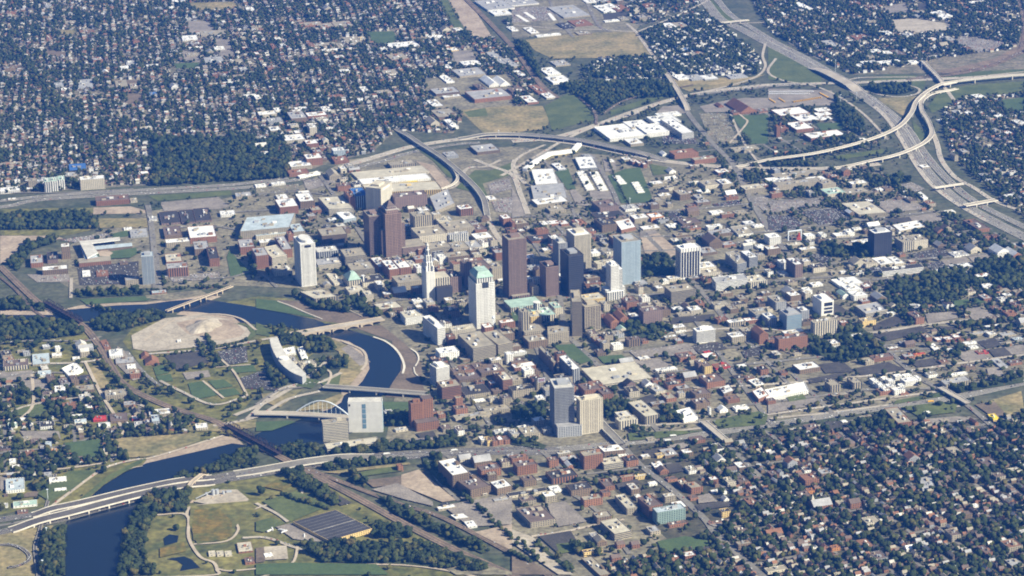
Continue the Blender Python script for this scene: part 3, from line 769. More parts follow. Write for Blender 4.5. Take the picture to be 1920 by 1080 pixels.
bridge('short pale bridge in two spans over the freeway, upper one at right', 'overpass', (1752, 358), (1806, 350), 10, 8, mat=concw, piers=2)
bridge('wide pale street bridge over the freeway, lower one at right', 'overpass', (1808, 391), (1868, 380), 18, 8, mat=conc, piers=2)
bridge('short white-railed street bridge across the freeway near the top', 'overpass', (1352, 47), (1404, 42), 12, 8, mat=conc, piers=2)
bridge('street bridge over the sunken interstate near the white apartment blocks', 'overpass', (1762, 732), (1815, 762), 16, 7, mat=conc, piers=1)
bridge('street bridge over the sunken interstate beside the twin towers', 'overpass', (1120, 792), (1165, 838), 20, 6, mat=asphalt, piers=1)
bridge('street bridge over the sunken interstate near the stone courthouse', 'overpass', (1318, 795), (1362, 832), 16, 6, mat=conc, piers=1)
bridge('narrow flat bridge linking the ramps in front of the freeway junction', 'overpass', (1765, 166), (1790, 160), 24, 12, mat=concw, piers=1)
# white covered walkway
wk = MB(); wp = [P(x, y)[:2] for x, y in F('984,322 1005,306 1030,292 1055,289 1075,286 1086,274')]; wo = wp[0]
a_, b_ = ribbon_pts(np.array(wp)-wo, 16)
for i in range(5):
    wk.prism(ccw([tuple(a_[i]), tuple(a_[i+1]), tuple(b_[i+1]), tuple(b_[i])]), 0, 10+i*.01, 0, 1)
ob = link('covered_walkway', None, loc=(*wo, 1)); tag(ob, 'long zigzag white covered walkway between the viaduct and the perforated white plant', 'walkway')
wk.build('roof', [wall_mat('w', 'N'), roof_mat('w')], ob)
# ---------------- buildings ----------------
WCN = dict(R='bright red', s='steel-blue', v='green', l='light grey', r='red brick', n='brown brick', t='tan', c='cream', w='white', g='grey', d='dark glass', b='blue glass', y='yellow', o='orange', e='green glass', p='pinkish brown', m='dark brown')
RCN = dict(a='dark grey', w='white', g='grey', d='black', t='tan', c='cream', n='brown', r='rust-brown', R='bright red', s='steel-blue', v='green copper', b='bright blue', y='bright yellow', o='orange', l='light grey')
BREC = []          # (object, px, py, size, wall, roof, kind, custom label)
def centroid(p): return sum(q[0] for q in p)/len(p), sum(q[1] for q in p)/len(p)
def foot_building(root, pts, H, Wc, Rc, style='W', gable=False, units=None, par=True, cornice=False):
    """pts: footprint (ccw, local), walls with parapet, inset roof, rooftop units"""
    n = len(pts); c = np.array(pts).mean(0)
    mb = MB(); ph = min(1.2, H*.12) if par else 0
    for i in range(n):
        a, b = pts[i], pts[(i+1) % n]
        mb.poly([(a[0], a[1], -1.2), (b[0], b[1], -1.2), (b[0], b[1], H), (a[0], a[1], H)])
    def inset(d):
        out = []
        for i in range(n):
            p0, p1, p2 = np.array(pts[i-1]), np.array(pts[i]), np.array(pts[(i+1) % n])
            e1 = (p1-p0)/np.linalg.norm(p1-p0); e2 = (p2-p1)/np.linalg.norm(p2-p1)
            n1 = np.array([-e1[1], e1[0]]); n2 = np.array([-e2[1], e2[0]]); bis = n1+n2; bis = bis/max(.3, np.dot(bis, bis)/2) 
            out.append(p1+bis*d)
        return out
    if not gable:
        I = inset(.55)
        for i in range(n):
            j = (i+1) % n; mb.poly([(*pts[i], H), (*pts[j], H), (*I[j], H), (*I[i], H)]); mb.poly([(*I[j], H-ph), (*I[i], H-ph), (*I[i], H), (*I[j], H)])
    mb.build('wall', wall_mat(Wc, style), root)
    mr = MB()
    if gable:
        a, b, d, e = [np.array(q) for q in pts[:4]]
        L1 = np.linalg.norm(b-a); L2 = np.linalg.norm(e-a)
        if L1 < L2: a, b, d, e = b, d, e, a; L2 = L1
        rh = L2*.32; m1 = (a+e)/2; m2 = (b+d)/2; zz = H-.05
        m3 = m1+(m2-m1)*.001
        mr.poly([(*a, zz), (*b, zz), (*m2, zz+rh), (*m1, zz+rh)]); mr.poly([(*d, zz), (*e, zz), (*m1, zz+rh), (*m2, zz+rh)])
        mr.build('roof', roof_mat(Rc), root)
        
        for tri in ([(*e, zz), (*a, zz), (*m1, zz+rh)], [(*b, zz), (*d, zz), (*m2, zz+rh)]):
            mg = MB(); mg.poly(tri); mg.build('gable', wall_mat(Wc, 'N'), root)
    else:
        mr.poly([(*q, H-ph) for q in I]); mr.build('roof', roof_mat(Rc), root)
        if n == 4:
            a, b, d, e = [np.array(q) for q in pts]; A = np.linalg.norm(b-a)*np.linalg.norm(e-a)
            k = units if units is not None else (0 if A < 120 else 1 if A < 350 else 3 if A < 1200 else 6)
            for q in range(k):
                u, v = random.uniform(.15, .75), random.uniform(.15, .75); s = random.uniform(.06, .14)
                if q == 0 and A > 500: s = .2
                su = min(13, max(2.0, np.linalg.norm(b-a)*s)); sv = min(13, max(2.0, np.linalg.norm(e-a)*s*random.uniform(.7, 1.3))); hu = random.uniform(1.6, 3.2)+(2 if q == 0 and H > 25 else 0)
                eu = (b-a)/np.linalg.norm(b-a); ev = (e-a)/np.linalg.norm(e-a); o = a+(b-a)*u+(e-a)*v
                m = MB(); m.prism(ccw([tuple(o), tuple(o+eu*su), tuple(o+eu*su+ev*sv), tuple(o+ev*sv)]), H-ph-.2, H+hu)
                m.build('roof_unit', wall_mat(random.choice('gwtg'), 'N') if q else wall_mat(Wc if Wc not in 'dbe' else 'g', 'N'), root)
def solve_uv(px, py, z, wpx, dpx, ang):
    u, v = axes(ang); g = P(px, py, z); e = 5.0
    x0, y0 = proj(*g); xu, yu = proj(*(g+u*e)); xv, yv = proj(*(g+v*e))
    return wpx/(xu-x0)*e, dpx/(y0-yv)*e
ZANG = {0: math.radians(11), 1: math.radians(15)}
def bname(H, A, wc, gable, u):
    if H > 60: return 'tower'
    if H > 22: return 'office_building' if wc not in 'rn' else 'brick_block'
    if A > 2500: return 'warehouse'
    if A < 450: return 'shop' if wc not in 'rn' else 'small_brick_building'
    return 'brick_building' if wc in 'rn' else 'commercial_building' if wc in 'wcy' else 'low_rise_building'
def bld(x, y, w_, d_, h_, Wc='t', Rc='t', opts='', label=None, ang=None, name='building', cat='building', quad=None):
    H = max(3.0, hm(x, y+h_, h_))
    if quad:
        r = [P(px, py, H) for px, py in quad]            # roof front-left, front-right, back-left
        r.insert(2, r[1]+r[2]-r[0]); r3 = [r[0], r[1], r[2], r[3]]
        org = P(quad[0][0], quad[0][1], H)
        pts = [(q[0]-org[0], q[1]-org[1]) for q in r3]; rz = math.atan2(pts[1][1], pts[1][0])
        c, s = math.cos(-rz), math.sin(-rz); pts = [(a*c-b*s, a*s+b*c) for a, b in pts]; pts = ccw(pts); cx = sum(q[0] for q in quad)/3
    else:
        ang = ang if ang is not None else (ZANG.get(0) if x < 480 else ZANG.get(1) if x < 700 and y < 520 else GA)
        org = P(x, y, H); W, D = solve_uv(x, y, H, w_, d_, ang); pts = [(0, 0), (W, 0), (W, D), (0, D)]; rz = ang; cx = x
    root = link(name, None, loc=(org[0], org[1], 1.2), rz=rz)
    st = 'B' if 'B' in opts else 'P' if 'P' in opts else 'N' if 'N' in opts else 'W' if H > 7 else 'S'
    foot_building(root, pts, H-1.2 if H > 4 else H, Wc, Rc, st, gable='G' in opts, par='E' not in opts, units=0 if 'E' in opts else None)
    c, s = math.cos(rz), math.sin(rz); wp = [(org[0]+a*c-b*s, org[1]+a*s+b*c) for a, b in pts]
    raster(wp, 4, grow=5)
    mid = centroid(wp); m = proj(mid[0], mid[1], H); area = abs(pts[1][0]*pts[-1][1])
    kind = 'tower' if H > 60 else 'office block' if H > 22 else 'building'
    BREC.append([root, float(m[0]), float(m[1]), area, Wc, Rc, kind, label, H, 'G' in opts]); root['category'] = cat if label else {'tower': 'tower'}.get(kind, 'building')
    root.name = name if name != 'building' else bname(H, area, Wc, 0, 0)
    return root, pts, H
def TB(i, j, txt):
    for ln in txt.strip().splitlines():
        lab = None
        if '|' in ln: ln, lab = ln.split('|'); lab = lab.strip()
        t = ln.split(); q = t[0] == 'q'; t = t[1:] if q else t
        k = 7 if q else 5
        v = [float(a)/4 for a in t[:k]]; Wc, Rc = t[k], t[k+1]; op = ''.join(t[k+2:])
        ox, oy = 480*i, 270*j
        if q: bld(v[0]+ox, v[1]+oy, 0, 0, v[6], Wc, Rc, op, lab, quad=[(v[0]+ox, v[1]+oy), (v[2]+ox, v[3]+oy), (v[4]+ox, v[5]+oy)])
        else: bld(v[0]+ox, v[1]+oy, v[2], v[3], v[4], Wc, Rc, op, lab)
# ---- towers with modelled floors and piers ----
def tower(label, x, y, w_, d_, h_, Wc, Rc='t', bands=0, piers=0, gl='k', ang=None, ybase=None, band_h=.5, pier_w=.35, crown=None, name='tower', quad=None, side_piers=None, proud=.35, pen=True, units=2):
    H = hm(x, y+h_, h_)
    if quad:
        r = [P(px, py, H) for px, py in quad]; org = r[0]; e1 = r[1]-r[0]; e2 = r[2]-r[0]
        W = math.hypot(e1[0], e1[1]); D = math.hypot(e2[0], e2[1]); ang = math.atan2(e1[1], e1[0])
    else:
        ang = GA if ang is None else ang
        org = P(x, y, H); W, D = solve_uv(x, y, H, w_, d_, ang)
    H -= 1.2; root = link(name, None, loc=(org[0], org[1], 1.2), rz=ang)
    pts = [(0, 0), (W, 0), (W, D), (0, D)]
    foot_building(root, pts, H, Wc, Rc, 'N', units=units)
    if bands:
        fh = H/(bands+1)
        for k in range(bands):
            z0 = fh*(k+.75); z1 = z0+fh*band_h; m = MB(); e = .12
            m.box(-e, -e, z0, W+e, D+e, z1); m.f = [f for q_, f in enumerate(m.f) if q_ != 4]; m.m = m.m[:len(m.f)]
            m.build('window_band', glass(gl), root)
    if piers:
        m2 = wall_mat(Wc, 'N'); sp = W/piers; ns = side_piers if side_piers is not None else max(2, int(D/sp))
        for k in range(piers+1):
            xx = min(max(k*sp-pier_w*sp/2, 0), W-pier_w*sp)
            m = MB(); m.box(xx, -proud, -1, xx+pier_w*sp, .3, H+.3); m.build('pier', m2, root)
        s2 = D/ns
        for k in range(ns+1):
            yy = min(max(k*s2-pier_w*s2/2, .31), D-pier_w*s2-.31)
            m = MB(); m.box(-proud, yy, -1, .3, yy+pier_w*s2, H+.31); m.build('pier', m2, root); m = MB(); m.box(W-.3, yy, -1, W+proud, yy+pier_w*s2, H+.31); m.build('pier', m2, root)
    if pen:
        m = MB(); m.box(W*.25, D*.3, H-1.5, W*.75, D*.75, H+5); m.build('penthouse', wall_mat(Wc if Wc not in 'dbe' else 'g', 'N'), root)
    c, s = math.cos(ang), math.sin(ang); wp = [(org[0]+a*c-b*s, org[1]+a*s+b*c) for a, b in pts]; raster(wp, 4, grow=8)
    mid = centroid(wp); mm = proj(mid[0], mid[1], H/2); BREC.append([root, float(mm[0]), float(mm[1]), W*D, Wc, Rc, 'tower', label, H, False]); root['category'] = 'tower'
    return root, W, D, H
def addbox(root, x0, y0, z0, x1, y1, z1, wc, style='N', name='wing', rc=None):
    m = MB(); m.box(x0, y0, z0, x1, y1, z1, 0, 1); return m.build(name, [wall_mat(wc, style), roof_mat(rc or 'l')], root)
def pyramid(root, x0, y0, x1, y1, z0, z1, mat, name='roof_cap', top=0.0):
    m = MB(); cx, cy = (x0+x1)/2, (y0+y1)/2; t = top
    A = [(x0, y0, z0), (x1, y0, z0), (x1, y1, z0), (x0, y1, z0)]; B = [(cx+(a[0]-cx)*t, cy+(a[1]-cy)*t, z1) for a in A]
    for i in range(4):
        j = (i+1) % 4
        if t: m.poly([A[i], A[j], B[j], B[i]])
        else: m.poly([A[i], A[j], B[i]])
    if t: m.poly(B)
    return m.build(name, mat, root)
T = lambda i, j, x, y: (480*i+x/4, 270*j+y/4)
# brown stepped tower with dark pyramid
x, y = T(1, 1, 968, 528); r, W, D, H = tower('tall brown stepped tower with a dark pyramid cap, banded with windows', x, y, 30, 14, 82, 'p', 'n', bands=26, piers=10, gl='n', pier_w=.3, pen=False, units=0)
addbox(r, W*.12, D*.12, H-1, W*.88, D*.88, H+8, 'p', 'W', 'upper_storey'); addbox(r, W*.22, D*.22, H+8, W*.78, D*.78, H+14, 'm', 'W', 'upper_storey')
pyramid(r, W*.24, D*.24, W*.76, D*.76, H+14.1, H+31, roof_mat('n'))
addbox(r, W+.5, -2, -1, W+70, D*.9, 24, 'p', 'B', 'podium', 't'); addbox(r, W+.5, D*.1, -1, W+12, D*.9, H*.75, 'p', 'B', 'shoulder', 't'); addbox(r, -10, D*.1, -1, -.5, D*.9, H*.62, 'p', 'B', 'shoulder', 't')
x, y = T(1, 1, 848, 545); tower('dark slab tower with a tan top, just left of the brown stepped tower', x, y, 24, 12, 76, 'm', 't', bands=24, piers=8, gl='k', band_h=.7, pier_w=.2)
r, W, D, H = tower('pale hotel slab tower turned cornerwise in front of the convention halls', *T(1, 1, 935, 335), 0, 0, 46, 'c', 'c', quad=[T(1, 1, 935, 335), T(1, 1, 1018, 282), T(1, 1, 868, 305)], bands=22, piers=14, gl='l', band_h=.35, pier_w=.5)
sg = MB(); sg.box(W*.15, -.7, H-9, W*.8, -.45, H-3); sg.build('sign_panel', linem, r)
r, W, D, H = tower('white tower with fine grid of windows and a round cap, left of centre', *T(1, 1, 330, 752), 28, 15, 80, 'w', 'w', bands=30, piers=16, gl='k', band_h=.5, pier_w=.45, pen=False)
m = MB(); m.prism([(W/2+W*.36*math.cos(a), D/2+D*.40*math.sin(a)) for a in np.linspace(0, 2*math.pi, 20, endpoint=False)], H-1, H+6); m.build('round_cap', wall_mat('w', 'N'), r)
m = MB(); m.box(W*.28, -.7, H-12, W*.72, -.45, H-5); m.build('sign_panel', glass('k'), r)
# slender stone tower
r, W, D, H = tower('slender cream stone tower with a tapering ornate crown, at the centre of downtown', *T(1, 1, 1276, 960), 15.5, 9, 56, 'w', 'w', bands=0, piers=6, pier_w=.45, pen=False, units=0, name='stone_tower')
for k, (f, hh_) in enumerate(((.10, 24), (.2, 42), (.3, 56))): addbox(r, W*f, D*f, H-1, W*(1-f), D*(1-f), H+hh_, 'w', 'P', 'upper_storey', 'w')
m = MB(); m.prism([(W/2+W*.17*math.cos(a), D/2+W*.17*math.sin(a)) for a in np.linspace(0, 2*math.pi, 8, endpoint=False)], H+56, H+68); m.build('lantern', wall_mat('w', 'P'), r)
pyramid(r, W*.34, D*.34, W*.66, D*.66, H+68, H+77, roof_mat('l'))
for a_, b_ in ((0, 0), (1, 0), (1, 1), (0, 1)):
    m = MB(); cx_, cy_ = W*(.08+.84*a_), D*(.08+.84*b_); m.prism([(cx_+2.2*math.cos(q), cy_+2.2*math.sin(q)) for q in np.linspace(0, 2*math.pi, 6, endpoint=False)], H-1, H+14); m.build('turret', wall_mat('w', 'N'), r)
addbox(r, W+.5, 0, -1, W+42, D*1.2, 62, 'c', 'P', 'wing', 'c'); addbox(r, W+.6, -16, -1, W+44, -.5, 40, 'd', 'N', 'wing', 'd')
# white tower with green mansard
r, W, D, H = tower('tall white stone tower with a green copper mansard roof and small square windows', *T(1, 1, 1650, 1050), 35, 15, 84, 'w', 'v', bands=26, piers=14, gl='k', band_h=.42, pier_w=.5, pen=False, units=0)
addbox(r, 4, 3, H-1, W-4, D-3, H+14, 'w', 'P', 'upper_storey', 'v'); pyramid(r, 2, 1, W-2, D-1, H+14, H+28, roof_mat('v'), top=.62); addbox(r, W*.33, -.8, H-14, W*.67, 1, H+2, 'd', 'P', 'window_bay')
# Rhodes-like brown tower
tower('tallest flat-topped dark brown tower with horizontal window lines, centre', *T(2, 1, -28, 720), 34, 11, 110, 'm', 't', bands=38, piers=14, gl='n', band_h=.5, pier_w=.3)
addbox(BREC[-1][0], W*.1, -14, -1, W*1.1, -.6, 10, 'p', 'P', 'podium', 't')
tower('cream tower with a tight grid of windows, right of the tallest brown tower', *T(2, 1, 468, 688), 31, 13, 66, 'c', 'w', bands=24, piers=14, band_h=.5, pier_w=.42)
tower('dark glass tower standing just in front of the cream gridded tower', *T(2, 1, 425, 842), 28, 14, 76, 'd', 'd', bands=20, piers=9, gl='k', pier_w=.12)
tower('narrow grey tower immediately behind the dark glass tower', *T(2, 1, 350, 745), 16, 10, 56, 'g', 'l', bands=18, piers=5)
tower('brown tower with a dark hollow top, left of the dark glass tower', *T(2, 1, 255, 925), 24, 11, 56, 'm', 'd', bands=20, piers=8, gl='n')
tower('light blue-grey glass tower with pale stripes, between the white stepped tower and the striped one', *T(2, 1, 822, 738), 36, 13, 80, 'b', 't', bands=28, piers=12, gl='b', band_h=.35, pier_w=.25)
r, W, D, H = tower('white stepped tower in front of the blue-grey glass tower', *T(2, 1, 742, 915), 15, 8, 62, 'w', 'w', bands=20, piers=6, band_h=.4)
addbox(r, W+.3, 2, -1, W+11, D, H-13, 'w', 'B', 'wing', 'w'); addbox(r, W+11.3, 3, -1, W+19, D, H*.3, 'w', 'B', 'wing', 'w'); addbox(r, -14, 3, -1, -.3, D, H*.27, 'w', 'B', 'wing', 'w'); addbox(r, -14, -11, -1, W+10, -.5, H*.24, 'w', 'P', 'wing', 'w')
r, W, D, H = tower('white tower with bold vertical black glass stripes', *T(2, 1, 1266, 788), 36, 7, 58, 'w', 'w', bands=0, piers=7, pier_w=.2, proud=1.6, pen=True)
for k in range(7):
    m = MB(); m.box(W/7*(k+.1), -1.0, 6, W/7*(k+.9), -.05, H-11); m.build('glass_strip', glass('k'), r)
m = MB(); m.box(-1.2, 1, 4, -.05, D-1, H-11); m.build('glass_strip', glass('k'), r)
tower('solitary black apartment tower in two slabs with white roof trim, right side', *T(3, 1, 800, 672), 33, 8, 46, 'd', 'w', bands=14, piers=8, gl='k', pier_w=.2)
tower('round-cornered blue-grey apartment tower beside the ballpark', *T(0, 1, 1058, 845), 23, 9, 53, 'g', 's', bands=20, piers=7, gl='b', ang=math.radians(8))
tower('long tan slab tower with close horizontal lines, in front of the domed capitol', *T(2, 2, 450, 100), 0, 0, 67, 't', 't', quad=[T(2, 2, 450, 100), T(2, 2, 526, 98), T(2, 2, 378, 18)], bands=26, gl='n', band_h=.5)
tower('dark square tower with a tan corner, right of the long tan slab', *T(2, 2, 545, 140), 30, 9, 48, 't', 't', bands=16, piers=6, gl='n', band_h=.62, pier_w=.2)
tower('greyish tower with white window grid, left one of the twin towers beside the interstate', *T(2, 2, 318, 752), 0, 0, 86, 'g', 'l', quad=[T(2, 2, 318, 752), T(2, 2, 466, 740), T(2, 2, 278, 680)], bands=28, piers=16, gl='k', band_h=.62, pier_w=.28)
addbox(BREC[-1][0], 2, -22, -1, 60, -.6, 26, 'g', 'W', 'podium', 'g')
tower('tan tower with recessed window columns, right one of the twin towers beside the interstate', *T(2, 2, 510, 846), 43, 7, 64, 'c', 'c', bands=24, piers=10, gl='n', band_h=.45, pier_w=.4)
tower('white slab with horizontal black window stripes, standing alone among low blocks', *T(2, 2, 1385, 325), 35.5, 6, 24, 'w', 'w', bands=9, gl='k', band_h=.45)
tower('narrow white office slab with long dark side, near the riverfront', *T(1, 2, 1360, 300), 0, 0, 33, 'w', 'w', quad=[T(1, 2, 1360, 300), T(1, 2, 1418, 290), T(1, 2, 1280, 208)], bands=9, piers=6, band_h=.45)
tower('white striped apartment tower at the river bank with balconies', *T(1, 2, 1352, 602), 0, 0, 36, 'w', 'l', quad=[T(1, 2, 1352, 602), T(1, 2, 1450, 580), T(1, 2, 1280, 575)], bands=14, band_h=.5)
r, W, D, H = tower('broad white curved apartment slab with a central column of dark windows, beside the river', *T(1, 2, 688, 850), 0, 0, 57, 'w', 'l', quad=[T(1, 2, 688, 856), T(1, 2, 944, 852), T(1, 2, 690, 822)], bands=0, pen=False, units=0)
for k in range(5):
    m = MB(); m.box(W*.41, -.4, H*(.12+.165*k), W*.52, -.02, H*(.12+.165*k+.145)); m.build('window', glass('b'), r)
for k in range(14):
    m = MB(); m.box(W+.02, 1, H*(.05+.066*k), W+.35, D-1, H*(.05+.066*k+.035)); m.build('balcony', glass('l'), r)
m = MB(); m.box(W*.02, -.35, H*.86, W*.07, -.02, H*.93); m.build('window', glass('k'), r)
tower('twin brick apartment tower with balconies, right of the white curved slab', *T(1, 2, 1162, 868), 22, 6, 46, 'r', 'n', bands=14, piers=5, band_h=.3, gl='n')
addbox(BREC[-1][0], 30, 4, -1, 55, 28, 66, 'r', 'W', 'wing', 'n'); addbox(BREC[-1][0], 5, -26, -1, 60, -.6, 20, 'r', 'W', 'wing', 'n')
tower('glass-fronted blue office tower with white window stripes, among the hospital blocks', *T(3, 2, 142, 205), 28, 11, 30, 'g', 'g', bands=9, gl='b', band_h=.6)
r, W, D, H = tower('white block with large framed dark openings, behind the ribbed cream block', *T(3, 2, 402, 100), 23, 12, 28, 'w', 'w', bands=0, pen=True)
for a_, b_ in ((.12, .3), (.38, .52), (.62, .86)):
    m = MB(); m.box(W*.22, -.3, H*a_, W*.9, -.02, H*b_); m.build('window', glass('k'), r)
TB(0, 0, '''1510 268 195 34 8 t t
905 528 64 30 6 w w
1100 500 90 14 6 w w
950 490 65 36 8 g g
870 655 90 50 6 n t
980 672 60 45 8 r t
1290 232 55 12 8 w w
1370 302 115 34 10 w w
1418 368 115 12 6 w w
1610 370 75 20 8 w w
1540 470 140 40 12 g g
1610 556 125 10 6 r r
1675 632 135 14 8 w w
1830 726 95 14 8 w w
1115 832 62 8 6 w w
460 676 64 12 6 w w
1120 718 60 24 6 b b
970 1068 95 15 10 c w
55 580 60 20 10 r t
590 660 110 60 8 g g
490 180 80 20 6 t t
0 8 80 6 4 w w
1850 80 60 22 6 w w
1290 20 120 20 6 g w
1400 420 100 20 8 t t
1700 470 120 20 8 t t
1750 580 110 16 8 n t
1560 640 80 14 8 t c
1120 285 90 16 8 r n
350 300 40 40 10 r r
600 250 110 20 6 n r''')
TB(1, 0, '''370 192 130 24 12 r t
470 205 120 26 12 r t
598 205 140 40 14 r t
690 330 115 50 10 t t
780 300 50 22 12 y c
500 385 135 12 6 w w
640 375 90 10 6 c w
1010 360 110 34 8 w w
1122 355 112 38 8 w w
1020 450 130 40 12 r t
1450 380 70 20 8 y w
1570 495 130 34 10 w w
1530 572 200 50 16 t g
1430 512 45 25 10 w w
1750 645 78 56 12 w w G | left one of two white tent-like gabled halls by the rail line
1832 640 75 48 12 w w G | right one of two white tent-like gabled halls by the rail line
1640 745 280 60 30 r g
1350 705 180 40 20 n g
1410 732 130 15 16 t w
1330 800 80 50 20 t w
1370 880 150 55 18 n t
1470 952 50 55 20 w w
1430 620 60 50 8 w w
1310 932 70 40 25 c t G
25 862 130 24 30 c w
90 908 110 20 30 g g
265 890 120 50 42 n g
390 872 145 28 26 r w
505 830 60 30 10 w w
295 820 90 14 10 w w
402 958 56 33 62 c w | slim cream apartment tower beyond the park trees
220 1055 150 40 40 c w
110 980 80 30 20 t w
0 742 45 30 30 c w
430 1060 90 10 8 w w
640 545 70 20 8 w w
200 602 90 18 12 r t
120 352 30 25 30 r r
400 345 40 25 14 r r
430 350 180 22 8 n t
620 355 50 30 12 t t
505 700 40 20 10 r r
560 738 60 25 12 r r
620 730 40 22 10 r r
805 690 50 40 12 c w
900 702 120 20 12 t t
770 755 45 15 8 w w
970 562 100 30 6 w t
1740 75 200 70 14 w g
1790 112 130 30 10 w w
1840 480 70 90 10 t g
1500 230 60 20 8 c w
1310 290 110 20 8 w w
660 830 80 14 10 n w
1700 690 60 60 26 n n
860 150 60 16 6 n t''')
TB(2, 0, '''0 42 205 40 10 w g
390 132 200 80 10 t g
690 92 90 50 8 w w
735 60 60 30 8 w w
700 165 110 10 4 w w
145 252 65 45 8 c w
190 276 180 12 5 w w
480 195 130 40 8 r r
390 215 80 40 8 d d
1170 212 80 36 8 t w
1250 205 80 34 8 r t
330 492 110 34 10 t g
270 562 100 50 10 w w
310 622 140 45 14 w w
730 622 50 25 10 w w
1250 597 90 34 10 w w
1350 600 100 34 10 g g
1450 597 100 30 10 g w
1640 590 130 26 8 g g
1300 422 40 20 10 w w
1342 422 110 24 8 r t
1310 382 70 20 6 b b
1140 442 40 20 10 c w
735 1040 390 90 24 w w
900 962 150 50 26 w w
1080 925 190 50 28 w w
1275 1000 90 110 46 w w B
1012 1000 170 60 32 w w
890 1082 100 40 20 t w
1100 870 170 20 16 w w
1715 845 120 70 14 r r G
1850 840 70 20 10 r n
1550 800 40 20 10 r r G
1660 850 50 20 14 r n
790 80 100 40 8 r r
560 20 90 20 8 w w
1000 50 90 20 8 r r
640 15 90 12 6 g g
0 230 50 30 8 w w
0 500 60 60 12 t g
60 570 50 40 10 t w
120 770 80 50 16 r w
200 700 70 60 14 r r
260 735 70 40 12 c w
0 690 110 30 16 n n
500 260 100 20 8 n t
820 150 60 20 6 t t
1460 165 60 20 6 w w''')
TB(3, 0, '''95 868 220 45 20 r w
245 912 150 80 16 n w
375 905 118 30 10 n w
375 870 112 24 10 n w
375 838 104 24 10 n w
215 972 130 52 25 r w
325 1037 260 38 30 r w
65 950 30 12 80 r r | red brick chimney-like tower beside the flat white-roofed school
95 965 60 20 30 r r
660 292 110 24 8 r r
470 355 90 46 6 g g
790 400 80 24 8 w w
865 405 70 16 8 w w
720 480 110 18 10 w w
850 480 160 20 12 w w
1075 472 60 18 14 w w
680 500 45 18 10 w w
1310 140 62 50 10 w w
1345 120 40 40 10 w w
1530 27 120 15 8 t w
1360 307 60 30 10 g g
1040 270 70 20 10 w g
990 420 60 40 6 n n
280 70 60 50 12 w w
100 110 40 16 8 w w
0 160 50 14 8 w w
880 255 60 20 10 w w
1220 305 60 16 6 o w
1250 370 60 18 8 g w
1400 390 30 12 8 w w
1570 100 60 12 8 o t
1440 40 60 18 8 o n
1700 270 60 16 8 w w
700 1050 40 10 6 w w
1560 730 70 20 10 w w
1280 910 90 10 6 w w
1880 930 60 30 14 t w
1590 930 110 20 12 t n
1500 855 50 16 10 w w
1410 850 50 20 10 w g
1720 880 60 16 10 w w''')
TB(0, 1, '''330 285 50 32 80 w v P | leftmost of three joined white towers with green roof peaks
382 280 50 32 76 w v P | middle one of three joined white towers with green roof peaks
434 270 52 32 74 w v P | rightmost of three joined white towers with green roof peaks
600 270 185 26 78 c w W | wide pale apartment slab with rows of balconies beyond the freeway
0 357 150 30 20 w w
0 160 160 20 10 r t
110 280 40 15 12 w w
210 278 70 20 58 t t
490 247 90 30 8 t g
665 182 36 10 40 w r
520 200 130 50 10 d b
720 432 250 36 35 r n
458 772 66 26 95 n w
230 895 95 60 35 r g
355 870 80 60 30 m d
318 948 190 30 40 n w
620 992 60 40 8 w w
725 990 90 36 10 r r
940 1022 100 25 40 t g
1245 742 180 28 35 t w
1425 705 200 85 45 r w
1235 690 130 70 26 n n
1212 598 140 90 14 m d
1365 590 100 95 14 m d
1470 578 120 95 14 m d
1248 885 120 60 25 r c
1252 935 160 40 70 r g P | orange brick block with tall arched window rows facing the riverside lawn
1570 862 75 90 60 r d
1460 790 110 60 50 n g
1655 532 110 30 20 w w
980 692 130 50 15 g g
1800 775 110 60 60 r g
1770 395 120 30 20 t g
200 340 90 18 12 n w
930 640 60 14 10 w w
900 900 60 18 10 n n
1230 1000 30 14 10 t w
60 420 60 12 8 t w
980 430 50 24 12 c t
1120 570 60 24 12 w g
880 150 40 12 8 n g
850 230 50 18 10 w w
1830 620 60 14 10 c w''')
